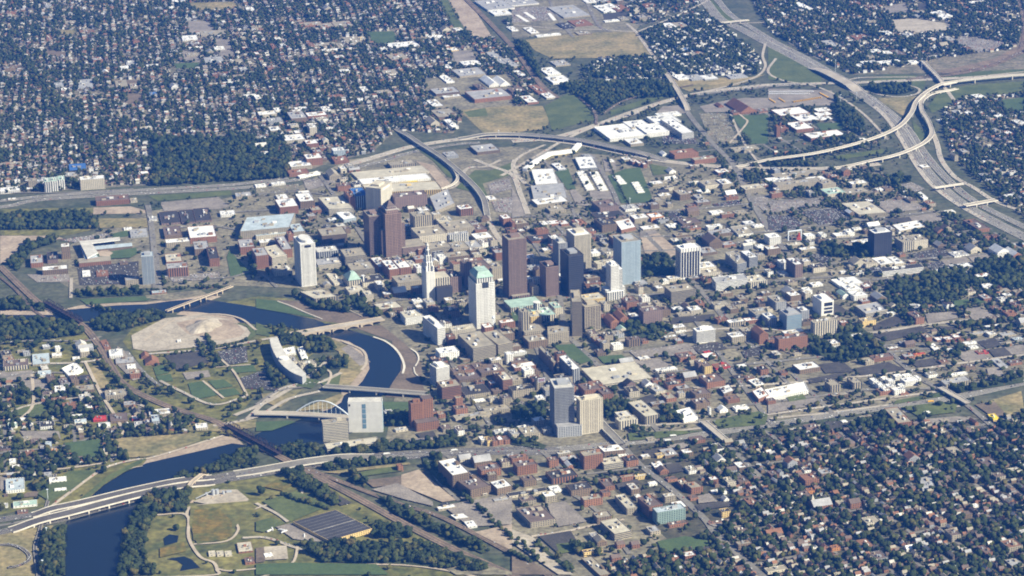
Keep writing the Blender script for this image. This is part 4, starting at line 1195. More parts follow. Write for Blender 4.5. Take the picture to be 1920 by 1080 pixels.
TB(1, 1, '''q 762 258 1300 205 712 212 16 c c | long grey-tan hall roof at the back of the convention centre
q 800 300 1310 255 766 262 18 w w | broad pale hall roof in the middle of the convention centre
q 838 366 1395 340 798 302 34 y c P | cream hall with arcaded front and stepped roofs at the front of the convention centre
900 330 330 20 10 y y
1080 330 240 14 10 w w
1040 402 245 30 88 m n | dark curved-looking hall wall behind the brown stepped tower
1185 545 140 34 150 t t P | tan slab tower with vertical ribs, right of the brown stepped tower
1330 530 60 20 90 t l
1372 585 88 40 60 c c
1225 695 210 66 70 c t
1432 645 205 60 55 t t
1645 650 88 40 34 r n
1445 682 150 14 60 w g P
1650 712 130 40 28 t w
1285 792 185 46 50 t t B
1480 790 125 50 45 t t
1592 782 110 50 38 c g
1440 852 165 36 60 n t
1375 850 55 20 60 w w
700 402 58 60 90 r r
745 392 95 60 96 b b P | blue glass hotel block between brick wings near the convention halls
612 318 100 22 40 r n
q 548 490 732 480 466 398 48 c c B
345 402 85 50 24 t w
178 475 140 60 58 r w
170 420 80 40 14 t w
330 432 110 60 60 n w
q 658 567 752 548 600 515 26 b w
495 690 190 55 64 n t B
q 120 852 232 830 42 776 66 c c B
140 962 140 45 32 c t
30 742 120 25 25 t w
0 840 95 60 100 r g
200 792 72 100 64 r g
462 812 158 36 54 g l P
465 908 175 45 40 c g B
670 848 160 60 72 t t B
715 948 175 56 50 t t B
590 1050 68 80 14 c c
1000 942 75 70 76 r w
1080 930 85 60 72 r w
920 922 76 70 40 r w
1205 932 48 30 55 w w
1062 1042 188 50 60 t t
800 1042 170 50 34 c d
1600 935 160 50 110 p n
1770 935 90 40 100 t t
1480 905 240 30 64 t r
1455 1000 86 40 120 m d
1560 900 60 30 170 m n | dark brown tower left of the green-roofed white tower
380 112 120 35 54 r w
262 172 158 40 28 t w
250 226 150 30 22 r r
q 330 250 482 215 310 236 14 w w | white curved roof cap spanning the freeway beside the park
580 52 90 22 52 b w
590 132 110 36 22 r r
118 302 104 14 18 w w
0 322 80 20 12 w w
550 245 78 40 32 t t G
1010 162 188 26 26 t t P
1430 92 90 30 22 g g
1660 62 170 50 22 n g
q 1350 502 1490 442 1302 392 24 t g
1530 490 100 30 54 r w P
1855 560 62 30 62 r w
q -120 655 250 622 -70 548 64 t s | great light steel-roofed arena hall left of downtown
280 660 90 60 60 t s | glass corner block attached to the steel-roofed arena
240 680 44 24 54 r r
0 690 240 24 30 c s
380 0 90 30 30 r w
150 400 60 14 10 t w
860 480 60 20 20 w w
1750 420 60 30 14 t w
1100 620 60 20 30 t w
1050 760 40 20 40 t n
1690 560 60 20 30 n n
1780 800 70 30 20 d d
1110 1020 60 20 40 c c
1360 1040 70 40 50 t g
760 900 70 40 40 d g''')
TB(2, 1, '''q 178 300 345 294 145 190 18 w w | flat bright white plant roof dotted with vents, beside the viaduct
q 165 425 415 402 140 312 18 t g | large light grey warehouse roof in front of the white plant
190 455 235 40 22 t w
350 192 60 46 12 g w
q 510 182 642 176 470 98 18 g w
560 112 60 30 8 g g
285 502 120 30 24 t t
850 492 105 30 18 w g
660 480 142 50 44 m n | dark square block alone between the trailer rows and the street
920 562 110 30 34 t w
1045 552 95 28 36 o w
675 610 112 50 56 n d
q 820 645 930 620 772 578 26 r w
640 560 210 44 12 m d
280 602 85 24 18 r w
370 602 60 24 18 r w
185 652 90 20 34 r r
150 732 175 40 18 r d
300 782 60 30 32 r r
0 592 25 20 50 r r
30 602 95 40 34 n t
600 822 65 30 24 w w
640 902 140 24 34 c c
q 1690 900 1760 885 1600 815 78 g t B
1780 852 64 50 78 g w B
1415 932 120 40 32 c w
1430 975 128 30 36 c t
1180 1012 90 20 24 c w
q 1530 1040 1770 1010 1500 1000 66 w g B
1782 1040 140 46 44 c c P
985 642 130 24 12 t w
1175 622 80 20 12 w w
1280 602 140 36 18 n n
1500 522 92 20 12 w w
1680 522 90 20 12 t t
1470 625 110 16 28 w w
q 1700 682 1810 668 1638 620 16 w t
1500 680 150 30 24 n g
1480 745 100 44 46 n n G
1110 392 88 18 24 t w
1140 262 100 14 10 w w
1130 287 120 10 10 c t
1050 302 88 20 18 t w
1260 382 78 40 44 n t
1340 297 78 14 16 c w
1450 312 128 36 28 c t
1580 302 80 36 34 t w
1400 362 88 16 10 w w
1610 382 78 20 18 c w G
1750 342 150 30 34 t c
1880 312 44 14 24 r w
1390 442 100 20 24 n g
840 118 60 20 24 t w
905 135 50 20 28 r w
950 145 40 20 30 r w
985 152 30 20 30 r w
735 132 36 16 10 w w
1370 122 165 20 34 r t
1220 82 180 30 34 r r
1130 82 40 20 12 w w G
1670 52 190 25 12 t t
1300 640 120 20 14 r n
240 800 60 20 20 t w
110 860 80 30 26 r w
1230 690 100 20 14 n t
1820 620 70 16 12 w w
1770 740 60 20 14 w w
1430 820 110 40 20 n g
480 600 80 30 24 r r
560 660 70 24 20 r n
110 640 50 24 20 t t
1180 210 50 20 16 w g G
330 850 60 30 60 g g
500 1000 30 40 60 d d
560 1010 100 30 50 n t
550 1050 120 30 30 r n
0 780 60 40 60 t t
1850 780 60 24 18 w w
1590 760 90 24 20 r g
1330 1010 80 20 20 n g
940 1050 80 24 20 g g
600 430 50 12 10 t t
1750 600 70 20 14 g w
1600 650 40 14 14 w w''')
TB(3, 1, '''70 312 330 22 48 t t | long curved tan college building with rows of windows
10 282 180 26 16 t w
320 282 130 30 14 t w
60 252 330 26 16 t t
630 302 120 20 32 c w
410 302 100 30 44 t t
450 377 140 40 22 c v
590 372 172 30 20 t t
q 682 528 895 512 547 442 28 t c | broad flat-topped cream parking garage with two dark slots in its roof
q 1168 412 1200 400 1115 368 14 w w
q 990 652 1178 616 932 606 16 t w
1010 738 84 40 72 c t P
1095 728 105 40 62 c t W
660 755 140 30 16 t w
600 765 60 30 20 r t
1580 640 84 70 26 r n
1630 692 38 12 30 r n
1690 692 40 12 30 r n
1400 842 110 30 12 w g
1720 820 92 40 34 w w G
1840 840 66 46 30 r w G
1515 802 88 30 22 c g G
845 905 110 50 24 c w
950 900 80 50 20 c w
735 902 92 40 34 c t
645 902 88 30 34 c t G
290 692 64 20 24 w w
515 692 100 24 16 c w
600 665 50 24 30 w w
645 640 60 12 10 w w
400 682 40 20 24 w w
250 795 116 16 18 t w
q 858 956 1168 920 832 932 40 w d B | very long white-striped low building with a black roof, below the black tower
100 892 54 24 50 w w
205 905 56 50 100 m w
268 882 52 20 40 c w
340 932 94 30 36 c d
610 922 40 14 24 t t
475 967 48 14 14 t t
550 962 40 10 12 w w
0 790 96 24 50 n w
12 705 88 30 56 w w
10 915 50 20 24 r n
540 1065 180 50 20 w w
160 765 110 20 18 t c
1250 962 50 14 8 w w
1480 980 90 20 8 g g
820 345 50 14 12 w w
880 340 60 20 16 n n
970 410 80 12 14 n n
1070 430 50 30 20 t n
1200 450 60 24 24 t r
1400 90 30 20 40 t t G
1600 150 110 16 8 t t
1160 180 60 20 8 t w
1800 400 60 20 14 w w
1340 515 70 16 14 c w
1580 1000 100 24 24 r w
0 960 40 20 40 w t
150 1040 70 20 24 t n
335 1060 80 20 16 w w
1430 690 50 16 12 n g
1500 770 60 20 14 n n
1270 660 60 20 20 r n G
1320 640 60 20 20 t n G
780 950 90 20 20 g d''')
TB(0, 2, '''25 592 190 50 32 c n P
245 575 130 80 12 t s
390 512 76 25 16 c w
q 520 662 625 612 462 602 18 w w
600 702 74 44 8 m d
285 658 100 36 16 w s
35 777 90 50 14 w d
410 782 84 50 22 t w
320 802 80 26 22 t n
570 772 140 40 20 n t
470 882 100 22 30 r r
385 842 110 20 24 n r
790 812 165 46 34 t t
q 785 457 832 446 750 395 12 r r
822 512 104 50 22 w w
870 572 140 44 8 n g
955 605 66 30 10 w w
975 645 80 30 42 r t
1090 572 105 40 12 r r G
1060 525 60 30 10 r r G
700 992 100 30 16 R R | small building with a bright red roof among the low west-side blocks
830 1002 130 60 18 n n
990 982 60 24 18 R w
740 1042 90 30 12 w w
1010 1032 60 30 14 w g
1120 952 160 40 18 t w
1470 1052 90 36 24 c w
300 1042 110 40 22 w d
540 970 80 20 12 w w
640 902 60 30 20 r w
930 880 90 30 20 n g
545 535 56 20 12 c w
1330 400 30 14 14 w w
560 1010 90 24 14 w s
60 1040 70 30 18 w v
130 990 60 14 14 w w
1140 1000 60 50 30 g s
480 1050 70 24 14 c t
0 1010 40 20 14 r n
130 480 60 16 12 t t
1520 0 80 10 10 n t
1140 40 110 20 14 r s''')
TB(1, 2, '''q 440 80 612 60 330 25 52 t c P | square stone courthouse with tall pillars above the river lawn
820 52 60 30 54 c c
700 32 120 40 30 c c
q 1120 225 1255 205 1082 178 56 w c | low white riverfront block in deep shade, beside the stone bridge
q 930 160 1100 140 880 118 32 n c
1380 492 145 40 60 w w
q 1628 455 1800 425 1512 345 100 t t B | massive grey-tan garage with two roof slots in front of the green-roofed tower
q 1815 425 1925 402 1700 335 84 t t B
1395 748 145 46 95 r t B
1525 692 165 56 24 n n
1480 632 90 30 40 n n
1545 622 90 40 40 r n
1640 600 80 36 40 n n
1690 640 180 56 34 n n
1800 660 60 30 44 r t
1852 692 72 60 94 r c B
1570 805 190 64 24 t d
1640 850 80 14 16 w w
1755 835 60 20 24 c c
1500 912 90 30 54 r n
1720 930 190 30 24 t t
1500 985 280 30 20 t t
q 500 1016 690 1000 490 988 140 c t B | cream building with close horizontal stripes, in front of the white curved slab
q 205 500 300 480 195 455 22 w w
q 345 530 388 515 310 450 16 w w
240 560 80 50 24 c t
335 580 120 30 34 c t
q 1470 325 1650 300 1450 290 70 c c
1290 250 40 14 120 c t
1440 180 90 40 50 m d
560 1000 10 10 4 w w
1880 500 50 20 80 w w
1300 940 60 40 20 r n
1370 950 50 20 30 r t
970 940 60 20 8 w g
1050 1070 90 20 16 c g
1540 540 100 24 20 n t
1850 740 60 30 30 r n
1780 780 70 24 24 n n''')
TB(2, 2, '''72 182 58 26 200 t t P | narrow brown-tan tower in front of the domed capitol
140 218 84 36 90 y c | cream block attached to the narrow tan tower by the capitol
95 332 155 50 64 t t
q 268 345 430 325 265 290 76 t t
125 405 145 46 54 n t
q 312 562 336 548 198 440 84 n t W
q 455 612 512 598 352 512 112 g w P | white-roofed ribbed office block at the corner of the green square
q 642 728 1055 672 520 605 26 c c B | huge pale flat garage roof beside the green square
320 152 60 46 54 c v
545 770 130 50 64 r n
600 730 80 30 50 r n
680 800 80 60 60 r n
880 782 78 40 44 c d
860 730 70 30 40 m d G
q 1080 778 1155 766 1000 722 24 c g
1170 732 130 30 34 r d
1160 832 75 40 28 r t
q 1000 965 1105 945 870 855 64 t c P | L-shaped stone courthouse with a slotted roof beside the interstate
805 1002 140 30 64 c c P
q 1288 992 1395 965 1228 920 28 w w
1380 872 108 40 44 n n
1375 802 118 40 44 n n
1462 712 138 56 46 r n
1445 592 58 46 54 y n
1400 570 40 30 60 m n
q 1590 792 1665 766 1552 746 24 n w
q 1850 832 1925 800 1800 770 34 r w
q 1830 737 1900 720 1768 690 18 t w
1680 682 80 28 18 n d
1530 602 108 30 16 R r
1450 522 90 30 18 r w
1450 492 50 16 14 R R
1260 525 118 36 32 r n
960 537 80 22 14 t w
1085 622 156 16 20 w w
1215 302 95 26 34 t w
1150 372 90 14 24 t w
870 392 100 22 54 n n P
985 182 145 30 112 m n
1130 170 60 30 50 n n
740 262 66 50 44 r r G | left gabled wing of the red stone church in the centre
810 235 66 50 44 r r G | right gabled wing of the red stone church in the centre
800 322 66 24 18 c v G
860 112 90 36 60 r n
790 152 60 26 30 r n
545 92 156 40 40 y c
1195 30 182 44 88 t t B
1520 132 115 24 34 c t
1340 170 90 30 34 c w
1630 262 122 22 34 t w P
1755 247 104 20 28 r w
1830 202 100 46 56 g t B
1545 242 80 24 34 r r
1650 372 104 36 44 t w
1750 340 70 40 40 t t
1855 355 70 50 70 r r G | red brick church block behind the long brick apartment wall
0 442 70 24 44 n t
0 492 110 14 24 w w
20 600 160 30 30 r w
-10 700 90 40 30 t t
0 560 100 30 30 n n
5 772 165 36 60 t d
190 830 60 24 60 w w
170 1000 80 30 40 t w
640 1010 0.1 0.1 1 w w
1250 205 100 20 20 t t
1180 60 60 20 30 r r
660 60 60 30 30 c c
1400 120 50 30 30 r r
1520 690 40 20 20 w w
1760 680 60 20 20 r n
1250 760 90 24 24 n g
1060 700 60 20 30 r n
1000 730 60 30 30 w g G
1180 700 60 24 30 r n
1680 910 100 24 20 w w
1560 920 60 24 20 w w G
1480 900 14 14 60 w w
1620 840 90 30 30 r n
1290 860 70 20 20 t t
900 220 60 30 30 t w
1300 150 50 30 20 t n G
1400 300 -1 1 1 w w
1230 330 80 14 12 w w
1120 320 80 10 12 t t
1890 680 60 20 16 g g
1700 590 60 14 12 w w
60 1060 90 24 30 w g'''.replace('640 1010 0.1 0.1 1 w w\n', '').replace('1400 300 -1 1 1 w w\n', ''))
TB(3, 2, '''250 172 60 30 94 g w
345 262 182 20 105 c t P | cream block with bold vertical ribs like grain silos
80 387 220 24 88 r n | long orange-brown brick apartment wall with small windows
0 392 65 20 34 r n
125 342 150 20 26 t w
645 62 104 36 38 w w
600 20 110 40 34 w w
560 62 50 36 24 w v G
820 88 75 40 34 n g G | dark stone mansion-like church with steep gables by the wooded park
q 735 192 898 162 655 132 38 c g B
900 192 54 10 26 w w
710 252 100 24 44 y t
1110 228 64 46 48 r n
1370 130 26 20 34 w n G
1340 130 24 20 34 w n G
1500 32 60 20 24 c n
1335 388 58 20 26 r w
1400 372 50 24 26 r w
1440 390 30 14 20 r r
1270 392 60 20 14 r w
q 1248 468 1290 452 1202 425 14 t w
1350 472 50 16 14 w w
910 457 75 14 16 n w
1035 427 70 20 24 n n G
1580 492 76 20 14 R r | small shop with a bright red roof at the right side
1100 502 85 10 14 o R | low bright orange-red roofed restaurant near the parking lots
790 532 150 24 28 r n
q 238 615 395 590 182 572 34 n w
q -10 830 305 765 -40 765 28 w w | long brilliant white low building with stepped ends
0 850 60 20 34 r n
470 732 75 36 54 t t P
640 712 66 36 54 t t P
490 812 120 20 24 n t
q 1330 725 1520 690 1290 690 42 t g P
1205 655 70 20 22 w t
1380 655 120 14 14 w w
q 975 1012 1082 1000 870 902 44 r t
850 1002 100 18 12 t t
690 970 90 10 12 n t
q 1690 992 1745 985 1645 946 12 y y | small building with a vivid yellow roof by the dirt field
q 1745 602 1800 588 1675 540 10 g g
q 1620 0 1700 -10 1600 -30 20 w w
950 60 60 16 14 r n
1620 80 60 30 24 r g
1690 160 60 20 20 r n
1740 90 60 20 20 w g
1800 200 70 30 24 r r
1140 250 30 14 20 n n
1530 350 140 16 16 t g
1660 350 60 20 24 c w
1000 420 60 20 20 n g
1480 420 90 14 12 w w
1520 450 60 16 12 w w
1300 560 60 20 20 n r
1480 600 80 24 24 n n
1820 570 90 20 16 r n
480 420 60 30 30 t w
620 370 100 20 16 t w
500 460 70 20 10 t s
100 640 50 20 24 r n
840 780 100 24 30 r n
1000 800 60 20 12 r r
170 60 80 30 60 n w
280 40 40 20 60 c w
60 110 80 50 60 g t
0 230 70 40 60 g w
550 260 50 14 30 r w
280 230 60 20 20 r n
1640 300 120 14 10 g w
1760 360 100 24 12 t g
1850 390 70 16 14 g s
1180 940 40 10 10 w w
1300 1000 60 12 10 t t
560 1010 40 14 10 w w
290 1050 90 24 20 m n
1840 130 60 24 24 r n
1780 60 60 20 24 t w
700 440 60 16 14 t n
200 500 50 14 14 t t''')
for k, (a, b, c, d, h, kk) in enumerate([(790, 700, 40, 24, 34, 0), (830, 730, 44, 24, 36, 0), (870, 765, 44, 26, 40, 0), (905, 700, 50, 20, 34, 0), (900, 740, 60, 20, 34, 0), (950, 770, 80, 20, 38, 0), (955, 665, 60, 16, 30, 0), (1020, 660, 60, 14, 30, 0), (1030, 705, 110, 30, 36, 0), (1100, 680, 50, 20, 34, 0), (860, 680, 40, 14, 30, 0), (990, 735, 40, 16, 30, 0)]):
    rr = bld(1440+a/4, 540+b/4, c/4, d/4, h/4, 'w', 'w', label='white flat-roofed apartment block in the clustered white estate beside the sunken interstate', cat='apartment block', name='apartment_block')[0]; rr['group'] = 'white apartment blocks clustered beside the interstate'
TB(0, 3, '''45 440 140 90 24 w s | steel-blue metal-roofed hall near the lower left edge
370 372 130 30 18 w w | white-roofed school among lawns left of the river
330 322 60 20 20 g g
410 442 90 16 12 w w
100 562 180 36 12 w v
370 150 60 26 14 c o
230 80 60 30 14 n n
300 130 60 30 12 n g
340 110 50 40 14 g s
190 170 70 30 16 r r
70 230 50 30 20 w w
90 270 60 24 16 n w
0 560 60 24 14 w g
0 130 80 24 16 m d
150 60 90 24 14 t t
30 480 30 14 10 n n
130 610 80 24 10 r n
1790 900 110 70 14 r c
1840 980 70 40 20 r n''')
for k in range(3):
    rr = bld(392+k*15.3, 229+810+3, 13, 8, 2.2, 'c', 'c', label=['leftmost', 'middle', 'rightmost'][k]+' of three small cream shelters in a row on the park grass', name='shelter', cat='shelter')
TB(1, 3, '''q 535 128 932 78 512 84 38 c c B | long low cream parking deck in stripes beside the interstate
q 550 815 872 722 278 672 32 y a E | huge black-roofed warehouse with a yellow front wall, lower left of centre
345 510 30 14 12 r r
q 1475 325 1600 300 1365 215 110 n w
q 1610 435 1760 400 1490 350 64 n n | brown brick apartment wing with a dark courtyard beside the interstate
1640 232 130 40 44 n g G
1690 292 150 40 54 r n
q 1810 425 1920 400 1752 372 54 n w
1530 210 90 30 30 c g G
1370 580 130 20 16 t w
q 1500 652 1600 640 1455 620 16 t w
1590 712 70 40 16 w w
1690 62 40 30 40 c w
1735 66 36 30 42 y n
1775 70 40 30 40 r n
1820 60 40 30 40 r w
1865 62 40 30 34 r n
70 940 60 24 10 w w
1065 260 40 20 40 r r
1790 520 110 20 16 t g
1700 470 40 14 12 t w
1400 560 60 20 10 d d''')
TB(2, 3, '''40 262 150 40 68 r n
0 202 120 24 44 r n
280 217 70 24 54 r n
300 352 195 56 44 r d P
90 372 95 40 44 n n
-20 482 290 26 18 c d
q 300 452 376 440 270 412 10 w w
445 442 160 50 44 n d
540 512 140 30 54 r t
540 182 145 36 104 r t W | modern orange-brick office block with a curved pale roofline
690 242 146 40 44 c c B
q 690 148 850 132 640 105 44 n w
860 222 90 40 44 r d
820 342 100 14 34 r t
925 337 90 14 28 y c
750 357 50 20 20 t t
700 412 70 56 34 r n
q 1070 267 1140 250 1040 230 14 n w
1110 300 66 30 24 r n G
q 1275 402 1330 382 1235 362 34 r t
q 1345 420 1432 408 1290 380 48 r t
q 862 575 940 562 770 472 50 t c
q 1030 565 1130 540 940 490 84 r n
1088 605 215 36 92 e s | green glass-fronted office block with a bright curved metal roof
q 770 765 897 738 662 668 54 t c B
640 645 110 40 54 n t
q 140 680 330 650 32 572 44 t n | broad brown flat-roofed warehouse beside the dirt rail yard
1040 750 74 40 30 t g
1180 700 140 20 24 r n
1575 602 66 24 44 y d
1300 932 80 30 34 r w
1185 945 66 24 24 r w
1690 1032 60 24 30 r n
1680 1072 80 20 14 w w
q 660 1075 740 1062 520 945 24 n t
540 905 140 20 34 y n
790 850 60 24 30 r n G
900 850 60 24 30 r n G
750 950 70 24 30 r n G
1150 180 100 50 20 n g
980 190 60 20 16 t w
1090 180 60 20 20 y t
800 180 60 14 10 w w
1170 360 70 20 20 r n
1500 450 60 14 14 w w
1590 510 40 24 24 w g G
1530 30 0.5 0.5 4 w w
1480 690 140 14 14 r n
1690 90 60 20 20 t g G
1600 80 60 20 20 n t G
1350 70 100 30 24 r n
0 20 60 40 40 c g
90 20 125 50 50 t t
1020 60 60 20 14 t t
1340 500 60 24 20 r n
680 460 60 24 30 r n
1030 390 60 14 20 w w'''.replace('1530 30 0.5 0.5 4 w w\n', ''))
TB(3, 3, '''345 565 142 44 40 r g G | long red brick church nave with a grey gabled roof in the dense neighbourhood
480 872 64 20 26 o r
q 1160 440 1250 420 1135 350 12 g g | low grey flat-roofed hall among the trees at lower right
1640 260 100 60 14 n n
240 480 80 30 24 m n
530 540 60 24 30 c t
620 540 80 30 40 r n G
300 445 50 20 24 o r
580 700 90 24 20 n t
1040 880 70 24 20 w w G
0 1050 150 30 20 c t
1810 300 90 24 16 c c
100 60 60 20 14 r n
500 40 60 20 14 r n
1530 560 50 14 12 w w
1740 820 60 20 20 w w''')
# domed capitol
r, pts, H = bld(480*2+190/4, 540+215/4, 145/4, 60/4, 45/4, 'c', 'v', 'P', 'pale domed capitol with green copper roofs and a white drum', name='capitol', cat='capitol')
W, D = pts[1][0], pts[2][1]
m = MB(); m.prism([(W*.35+9*math.cos(a), D*.9+9*math.sin(a)) for a in np.linspace(0, 2*math.pi, 20, endpoint=False)], H-2, H+16, 0, 1); m.build('drum', [wall_mat('w', 'P'), roof_mat('l')], r)
m = MB(); m.prism([(W*.35+10*math.cos(a), D*.9+10*math.sin(a)) for a in np.linspace(0, 2*math.pi, 20, endpoint=False)], H+16, H+18); m.build('dome', wall_mat('w', 'N'), r)
addbox(r, -20, D*.5, -1, -.5, D*1.4, H*.8, 'c', 'P', 'wing', 'v'); addbox(r, -40, D*1.45, -1, W*.9, D*2.4, H*.8, 'c', 'P', 'wing', 'v')
r['category'] = 'capitol'
# city hall with green pyramid
r, pts, H = bld(480+690/4, 270+1030/4, 26, 12, 12, 'c', 'v', 'P', 'stone hall with a green hipped copper roof and small white tower', name='city_hall', cat='city hall')
W, D = pts[1][0], pts[2][1]; pyramid(r, 1, 1, W-1, D-1, H, H+16, roof_mat('v'), 'hipped_roof', top=.25); addbox(r, W+1, 0, -1, W+10, 12, H+8, 'w', 'P', 'turret', 'w')
# church spire
g = P(480*3+333/4, 810+570/4); r = link('church_spire', None, loc=(g[0], g[1], 1), rz=GA); tag(r, 'slender cream steeple at the end of the long red brick church', 'steeple')
H = hm(480*3+333/4, 810+570/4, 26); m = MB(); m.box(-4, -4, -1, 4, 4, H*.6); m.build('steeple_base', wall_mat('o', 'W'), r); pyramid(r, -3.4, -3.4, 3.4, 3.4, H*.6, H, wall_mat('c', 'N'), 'spire')
# curved science museum
r = link('museum', None, loc=tuple(P(480+240/4, 540+640/4)), rz=0); tag(r, 'crescent-shaped pale museum wall bowing toward the park, with low white halls behind', 'museum')
o0 = P(480+240/4, 540+640/4); outer = [P(480+a/4, 540+(b)/4, 0)[:2]-o0[:2] for a, b in ((105, 440), (118, 500), (150, 570), (200, 640), (270, 695), (350, 730))]
inner = [P(480+a/4, 540+(b)/4, 0)[:2]-o0[:2] for a, b in ((165, 430), (190, 490), (225, 550), (275, 610), (330, 660), (378, 705))]
so, si = smooth(outer, 6), smooth(inner, 6); Hc = hm(515, 700, 16); mb = MB()
for i in range(len(so)-1):
    mb.poly([(*so[i], -1), (*so[i+1], -1), (*so[i+1], Hc), (*so[i], Hc)]); mb.poly([(*si[i+1], -1), (*si[i], -1), (*si[i], Hc), (*si[i+1], Hc)])
mb.poly([(*so[-1], -1), (*si[-1], -1), (*si[-1], Hc), (*so[-1], Hc)]); mb.poly([(*si[0], -1), (*so[0], -1), (*so[0], Hc), (*si[0], Hc)]); mb.build('curved_wall', wall_mat('g', 'N'), r)
mb = MB()
for i in range(len(so)-1): mb.poly([(*so[i], Hc), (*so[i+1], Hc), (*si[i+1], Hc), (*si[i], Hc)])
mb.build('roof', roof_mat('l'), r); raster([tuple(q+o0[:2]) for q in outer+inner[::-1]], 4, grow=8)
c_ = (so[len(so)//2]+si[len(si)//2])/2; m = MB(); m.prism([(c_[0]+12*math.cos(a), c_[1]+12*math.sin(a)) for a in np.linspace(0, 2*math.pi, 16, endpoint=False)], 0, Hc+4); m.build('entrance_drum', wall_mat('w', 'N'), r)
# ballpark
g0 = P(480*0+720/4, 270+850/4); r = link('ballpark', None, loc=tuple(g0)); tag(r, 'U-shaped baseball stadium with white stand roofs around a green field', 'stadium')
def strip(name, a, b, c, d, z0, z1, mat, tile=(0, 1)):
    q = [P(480*tile[0]+x/4, 270*tile[1]+y/4)[:2]-g0[:2] for x, y in (a, b, c, d)]; m = MB(); m.prism(ccw([tuple(t) for t in q]), z0, z1, 0, 1); return m.build(name, mat, r)
wr = [wall_mat('w', 'N'), roof_mat('l')]
strip('stand_roof', (595, 770), (680, 770), (740, 860), (660, 900), 16, 18, wr); strip('stand_roof', (600, 768), (900, 735), (905, 758), (640, 790), 14, 16, wr)
strip('stand', (600, 790), (660, 790), (740, 880), (640, 900), -1, 13, [wall_mat('r', 'W'), roof_mat('s')]); strip('stand', (660, 790), (990, 760), (995, 785), (690, 815), -1, 8, [wall_mat('n', 'W'), roof_mat('s')])
strip('brick_wing', (590, 890), (830, 868), (835, 905), (595, 925), -1, 12, [wall_mat('r', 'W'), roof_mat('t')])
patch('lawn', tc(0, 1, nums('720,830 1020,785 1035,830 980,860 740,872'))); patch('dirt', tc(0, 1, nums('730,815 800,800 850,825 820,850 750,850')))
raster([P(*T(0, 1, 580, 730))[:2], P(*T(0, 1, 1040, 730))[:2], P(*T(0, 1, 1040, 900))[:2], P(*T(0, 1, 590, 920))[:2]], 4)
# water tower on the garage roof, dirt mound, red steel frame
g = P(480+1782/4, 540+335/4); r = link('water_tower', None, loc=(g[0], g[1], 20)); tag(r, 'white ball-shaped water tank on a stem in front of the green-roofed tower', 'water tower')
m = MB(); tube(m, [(0, 0, 0), (0, 0, 20)], .8); m.build('stem', am, r)
m = MB()
R_ = 4.2
for i in range(6):
    for k in range(12):
        f = lambda a, b: (R_*math.sin(math.pi*a/6)*math.cos(2*math.pi*b/12), R_*math.sin(math.pi*a/6)*math.sin(2*math.pi*b/12), 22-R_*math.cos(math.pi*a/6))
        m.poly([f(i, k), f(i, k+1), f(i+1, k+1), f(i+1, k)])
m.build('tank', am, r)
g = P(*T(0, 2, 1530, 290)); r = link('gravel_mound', None, loc=(g[0], g[1], .3)); tag(r, 'pale conical gravel heap on the cleared oval site by the river', 'gravel heap')
m = MB(); n_ = 28
for ring in range(3):
    for k in range(n_):
        def f(q, k):
            k = k % n_; rr = [46, 30, 14, .5][q]*(1+.16*math.sin(k*.449)+.1*math.sin(k*.673*2+1)); return (rr*math.cos(2*math.pi*(k % n_)/n_), rr*1.3*math.sin(2*math.pi*(k % n_)/n_), [0, 7, 13, 15][q])
        m.poly([f(ring, k), f(ring, k+1), f(ring+1, k+1), f(ring+1, k)])
m.build('heap', PM['pale'](), r)
g = P(*T(3, 1, 150, 730)); r = link('steel_frame', None, loc=(g[0], g[1], .3), rz=GA); tag(r, 'white goalpost-like steel frame with a red stair tower beside it', 'frame structure')
Hf = hm(1470, 452, 17)
for xx in (0, 40):
    m = MB(); m.box(xx, 0, 0, xx+2.5, 2.5, Hf); m.build('post', am, r)
m = MB(); m.box(0, .2, Hf, 42.5, 2.7, Hf+3); m.build('beam', am, r)
redm = noisy('red_paint', (.5, .07, .04), (.4, .05, .03), scale=.1)
for k in range(5):
    m = MB(); m.box(24+k*1.5, -6, k*5.0, 40-k*1.5, -3, k*5.0+2.5); m.build('stair_flight', redm, r)
# billboard
g = P(480*2+220/4, 540+815/4); r = link('billboard', None, loc=(g[0], g[1], 30), rz=GA); tag(r, 'small white-framed billboard on a rooftop left of the twin towers', 'billboard')
m = MB(); m.box(-8, 0, 8, 10, .6, 18); m.build('panel', am, r); m = MB(); m.box(-7, -.3, 9, 9, -.05, 17); m.build('picture', noisy('poster', (.35, .2, .2), (.1, .1, .18), scale=.3), r)
for q in (-4, 5):
    m = MB(); m.box(q, .1, -12, q+.8, .5, 8); m.build('leg', darkst, r)

# long pale seams on the black warehouse roof
wr_ = [b for b in BREC if b[7] and 'black-roofed warehouse' in b[7]][0][0]; rf_ = [c for c in wr_.children if c.name.startswith('roof')][0]; vs_ = [v.co.copy() for v in rf_.data.vertices]
for k in range(1, 9):
    a_ = vs_[0].lerp(vs_[3], k/9); b_ = vs_[1].lerp(vs_[2], k/9); dd = (vs_[3]-vs_[0]).normalized()*(1.6 if k == 4 else .6)
    m = MB(); m.poly([(a_.x, a_.y, a_.z+.25), (b_.x, b_.y, b_.z+.25), (b_.x+dd.x, b_.y+dd.y, b_.z+.25), (a_.x+dd.x, a_.y+dd.y, a_.z+.25)]); m.build('roof_seam', roof_mat('g' if k != 4 else 'l'), wr_)
